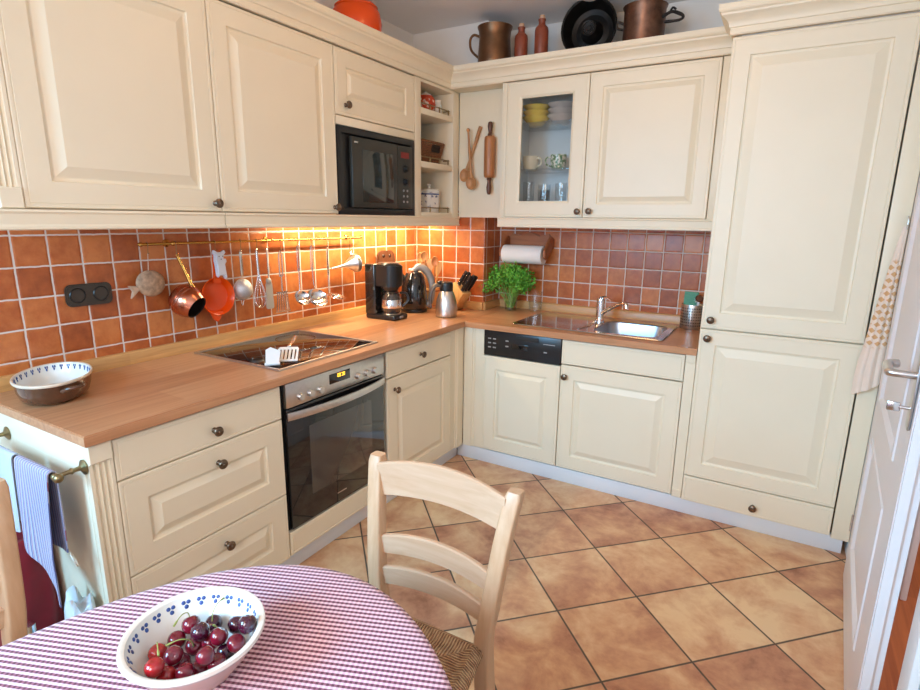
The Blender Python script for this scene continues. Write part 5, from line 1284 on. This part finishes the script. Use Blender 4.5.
link('bag_body', sack(bmn(), .10, .385, -2.735, -2.583, .46, 4), M('dark_red_bag_cloth', rgb(124, 18, 34), .55, var=.15, scale=12), t, ang=60)
b = bmn(); tube(b, [(.2, -2.62, .43), (.22, -2.62, .50), (.30, -2.62, .50), (.33, -2.62, .43)], .008, 8, 4); link('bag_handle', b, M('dark_red_webbing', rgb(96, 14, 28), .7), t)
t = thing('dark_bottle', 'dark bottle on the floor between the red bag and the white bag', 'bottle', (.458, -2.715, 0)); A = T3(.458, -2.715, 0)
b = bmn(); lathe(b, [(0, 0), (.034, 0), (.037, .006), (.037, .17), (.03, .21), (.014, .235), (.013, .27), (0, .27)], A, 24); link('bottle_body', b, M('dark_bottle_glass', (.02, .02, .024, 1), .06, coat=.8), t)
link('cap', lathe(bmn(), [(.0145, .262), (.015, .265), (.015, .285), (0, .287)], A, 18), STEELB, t)
t = thing('white_bag', 'crumpled white plastic bag with a turquoise print on the floor beside the red bag', 'bag', (.53, -2.64, 0))
link('bag_body', sack(bmn(), .47, .60, -2.66, -2.583, .335, 9, top=.62), M('white_film', rgb(214, 222, 226), .35), t, ang=60)
b = bmn(); ball(b, (.545, -2.668, .19), .03, 1, .25, .7, 14); link('print', b, M('turquoise_print', rgb(72, 150, 160), .4), t)

# towel hanging by the door
CHK = N('apricot_check_towel'); v_, s_ = CHK.obj()
def dots(n, p=.024):
    u = n.math('FRACT', n.math('DIVIDE', s_[0], p)); w = n.math('FRACT', n.math('DIVIDE', s_[2], p))
    k = n.math('FLOOR', n.math('DIVIDE', s_[2], p)); u = n.math('FRACT', n.math('ADD', n.math('DIVIDE', s_[0], p), n.math('MULTIPLY', n.math('MODULO', k, 2.0), .5)))
    d = n.math('ADD', n.math('ABSOLUTE', n.math('SUBTRACT', u, .5)), n.math('ABSOLUTE', n.math('SUBTRACT', w, .5)))
    m = n.math('MULTIPLY', n.rng(d, .36, .50, 1, 0), n.math('MULTIPLY', n.rng(s_[2], -.47, -.45, 0, 1), n.rng(s_[2], -.14, -.12, 1, 0)))
    return n.out(n.mix(m, rgb(234, 214, 196), rgb(212, 166, 116)), .95)
dots(CHK)
t = thing('checked_towel', 'apricot and white checked towel hanging from a hook beside the door', 'towel', (2.487, -.650, 1.38))
b = bmn()
def tw_fn(bm):
    nu, nv = 18, 34; G = []
    for j in range(nv + 1):
        v = j / nv; z = 1.375 - v * .60; wl = .010 + .068 * min(1, v * 1.15) ** .9; wr = .004 + .004 * v
        row = []
        for i in range(nu + 1):
            u = i / nu; x = 2.489 - wl + (wl + wr) * u; y = -.640 - .012 * abs(math.sin(u * 9)) * min(v * 2, 1) - .02 * min(v * 3, 1) * math.sin(u * PI)
            row.append(bm.verts.new((x, y, z - (1 - u) * .055 * v)))
        G.append(row)
    for a, q in zip(G, G[1:]):
        for i in range(nu): bm.faces.new((a[i], a[i + 1], q[i + 1], q[i]))
    bmesh.ops.recalc_face_normals(bm, faces=list(bm.faces)); bmesh.ops.solidify(bm, geom=list(bm.faces), thickness=.004)
grab(b, tw_fn); link('cloth', b, CHK.m, t, ang=60)
b = bmn(); tube(b, [(2.4895, -.624, 1.41), (2.4895, -.637, 1.405), (2.4895, -.642, 1.375), (2.4895, -.652, 1.365), (2.4895, -.658, 1.38)], .0022, 8, 4); tag(link('towel_hook', b, STEEL), 'small metal hook on the filler strip holding the checked towel', 'hook')
# piece of furniture out in the hall, seen through the door gap
t = thing('hall_chair', 'dark red upholstered seat out in the hall, glimpsed past the open door', 'chair', (3.15, .35, 0))
HU = M('dark_red_upholstery', rgb(74, 24, 28), .8)
link('seat', box(bmn(), 2.86, 3.45, .05, .62, .2, .45, .03, 3), HU, t); link('backrest', box(bmn(), 2.86, 3.45, .60, .74, .3, .95, .03, 3), HU, t)
for x in (2.9, 3.41):
    for y in (.09, .70): link('leg', lathe(bmn(), [(0, 0), (.014, 0), (.02, .21), (0, .21)], T3(x, y, 0), 12), DARKW, t)

# ------------------------------------------------------------------ light
w = bpy.data.worlds.new('world'); S.world = w; w.use_nodes = True
bg = w.node_tree.nodes['Background']; bg.inputs[0].default_value = (.72, .84, 1.0, 1); bg.inputs[1].default_value = 1.0
def area(name, loc, d, sx, sy, power, color, spread=180):
    l = bpy.data.lights.new(name, 'AREA'); l.shape = 'RECTANGLE'; l.size = sx; l.size_y = sy; l.energy = power; l.color = color; l.spread = math.radians(spread)
    o = bpy.data.objects.new(name, l); COL.objects.link(o)
    o.matrix_world = Matrix.Translation(Vector(loc)) @ Vector((0, 0, -1)).rotation_difference(Vector(d).normalized()).to_matrix().to_4x4(); return o
area('window_daylight', ((WINS[0][0] + WINS[0][1]) / 2, YB + .012, (FZ0 + FZ1) / 2), (.55, 1, -.75), .80, 1.06, 74, (.28, .64, 1.0), 125)
area('window_daylight_fill', ((WINS[1][0] + WINS[1][1]) / 2, YB + .012, (FZ0 + FZ1) / 2), (-.1, 1, -.45), .70, 1.06, 24, (.98, .96, 1.0), 140)  # added neutral fill at the extra window behind the camera
# under-cupboard strip lamp
t = thing('strip_lamp', 'slim strip lamp under the wall cupboard with the microwave', 'lamp', (.135, -.84, 1.385))
link('housing', box(bmn(), .11, .16, -1.42, -.26, 1.372, 1.391, .002), WHITE, t)
link('diffuser', box(bmn(), .115, .155, -1.41, -.27, 1.366, 1.3715, .002), emit('strip_lamp_diffuser', (1, .80, .52, 1), 12.0), t)
area('strip_lamp_light', (.135, -.83, 1.362), (-.1, 0, -1), .04, 1.1, 13, (1, .80, .50))
# pendant lamp over the table, behind the camera
LX, LY, LZ = 1.30, -3.75, 2.02
t = thing('pendant_lamp', 'round opal pendant lamp above the dining table, out of the picture', 'lamp', (LX, LY, CEIL))
link('ceiling_rose', lathe(bmn(), [(0, 0), (.05, 0), (.045, -.02), (0, -.025)], T3(LX, LY, CEIL - .0005), 24), WHITE, t)
link('cable', cyl(bmn(), (LX, LY, LZ + .12), (LX, LY, CEIL - .02), .004), WHITE, t)
OPAL = glass_mat('opal_lamp_glass', (1, .93, .82, 1), .0)
link('lamp_shade', ball(bmn(), (LX, LY, LZ), .13, n=28), OPAL, t)
link('bulb', ball(bmn(), (LX, LY, LZ), .035, n=16), emit('warm_bulb', (1, .62, .36, 1), 6.0), t)
l = bpy.data.lights.new('pendant_light', 'POINT'); l.shadow_soft_size = .12; l.energy = 12; l.color = (1, .66, .25)
o = bpy.data.objects.new('pendant_light', l); COL.objects.link(o); o.location = (LX, LY, LZ)
# added glass globe above the frame, warms the upper cupboards and ceiling
GX, GY = 1.35, -1.50
t = thing('ceiling_lamp', 'small opal globe lamp on the kitchen ceiling, above the picture', 'lamp', (GX, GY, CEIL))
link('mount', lathe(bmn(), [(0, 0), (.06, 0), (.06, -.03), (.03, -.05), (0, -.05)], T3(GX, GY, CEIL - .0005), 24), WHITE, t)
link('globe', ball(bmn(), (GX, GY, CEIL - .17), .125, n=28), OPAL, t); link('bulb', ball(bmn(), (GX, GY, CEIL - .17), .035, n=16), emit('warm_globe_bulb', (1, .62, .36, 1), 6.0), t)
l = bpy.data.lights.new('ceiling_lamp_light', 'POINT'); l.shadow_soft_size = .12; l.energy = 9; l.color = (1, .58, .24)
o = bpy.data.objects.new('ceiling_lamp_light', l); COL.objects.link(o); o.location = (GX, GY, CEIL - .17)
area('hall_daylight', (3.6, -2.2, 2.3), (-.3, .3, -1), 1.0, 1.0, 40, (.80, .90, 1.0))
vs = S.view_settings; S.display_settings.display_device = 'sRGB'; vs.view_transform = 'Standard'; vs.look = 'None'; vs.gamma = 1; vs.use_curve_mapping = False; vs.exposure = -0.24
S.cycles.use_denoising = True
S.cycles.max_bounces = 8; S.cycles.diffuse_bounces = 5; S.cycles.sample_clamp_indirect = 8; S.cycles.transparent_max_bounces = 12; S.cycles.caustics_reflective = False; S.cycles.caustics_refractive = False
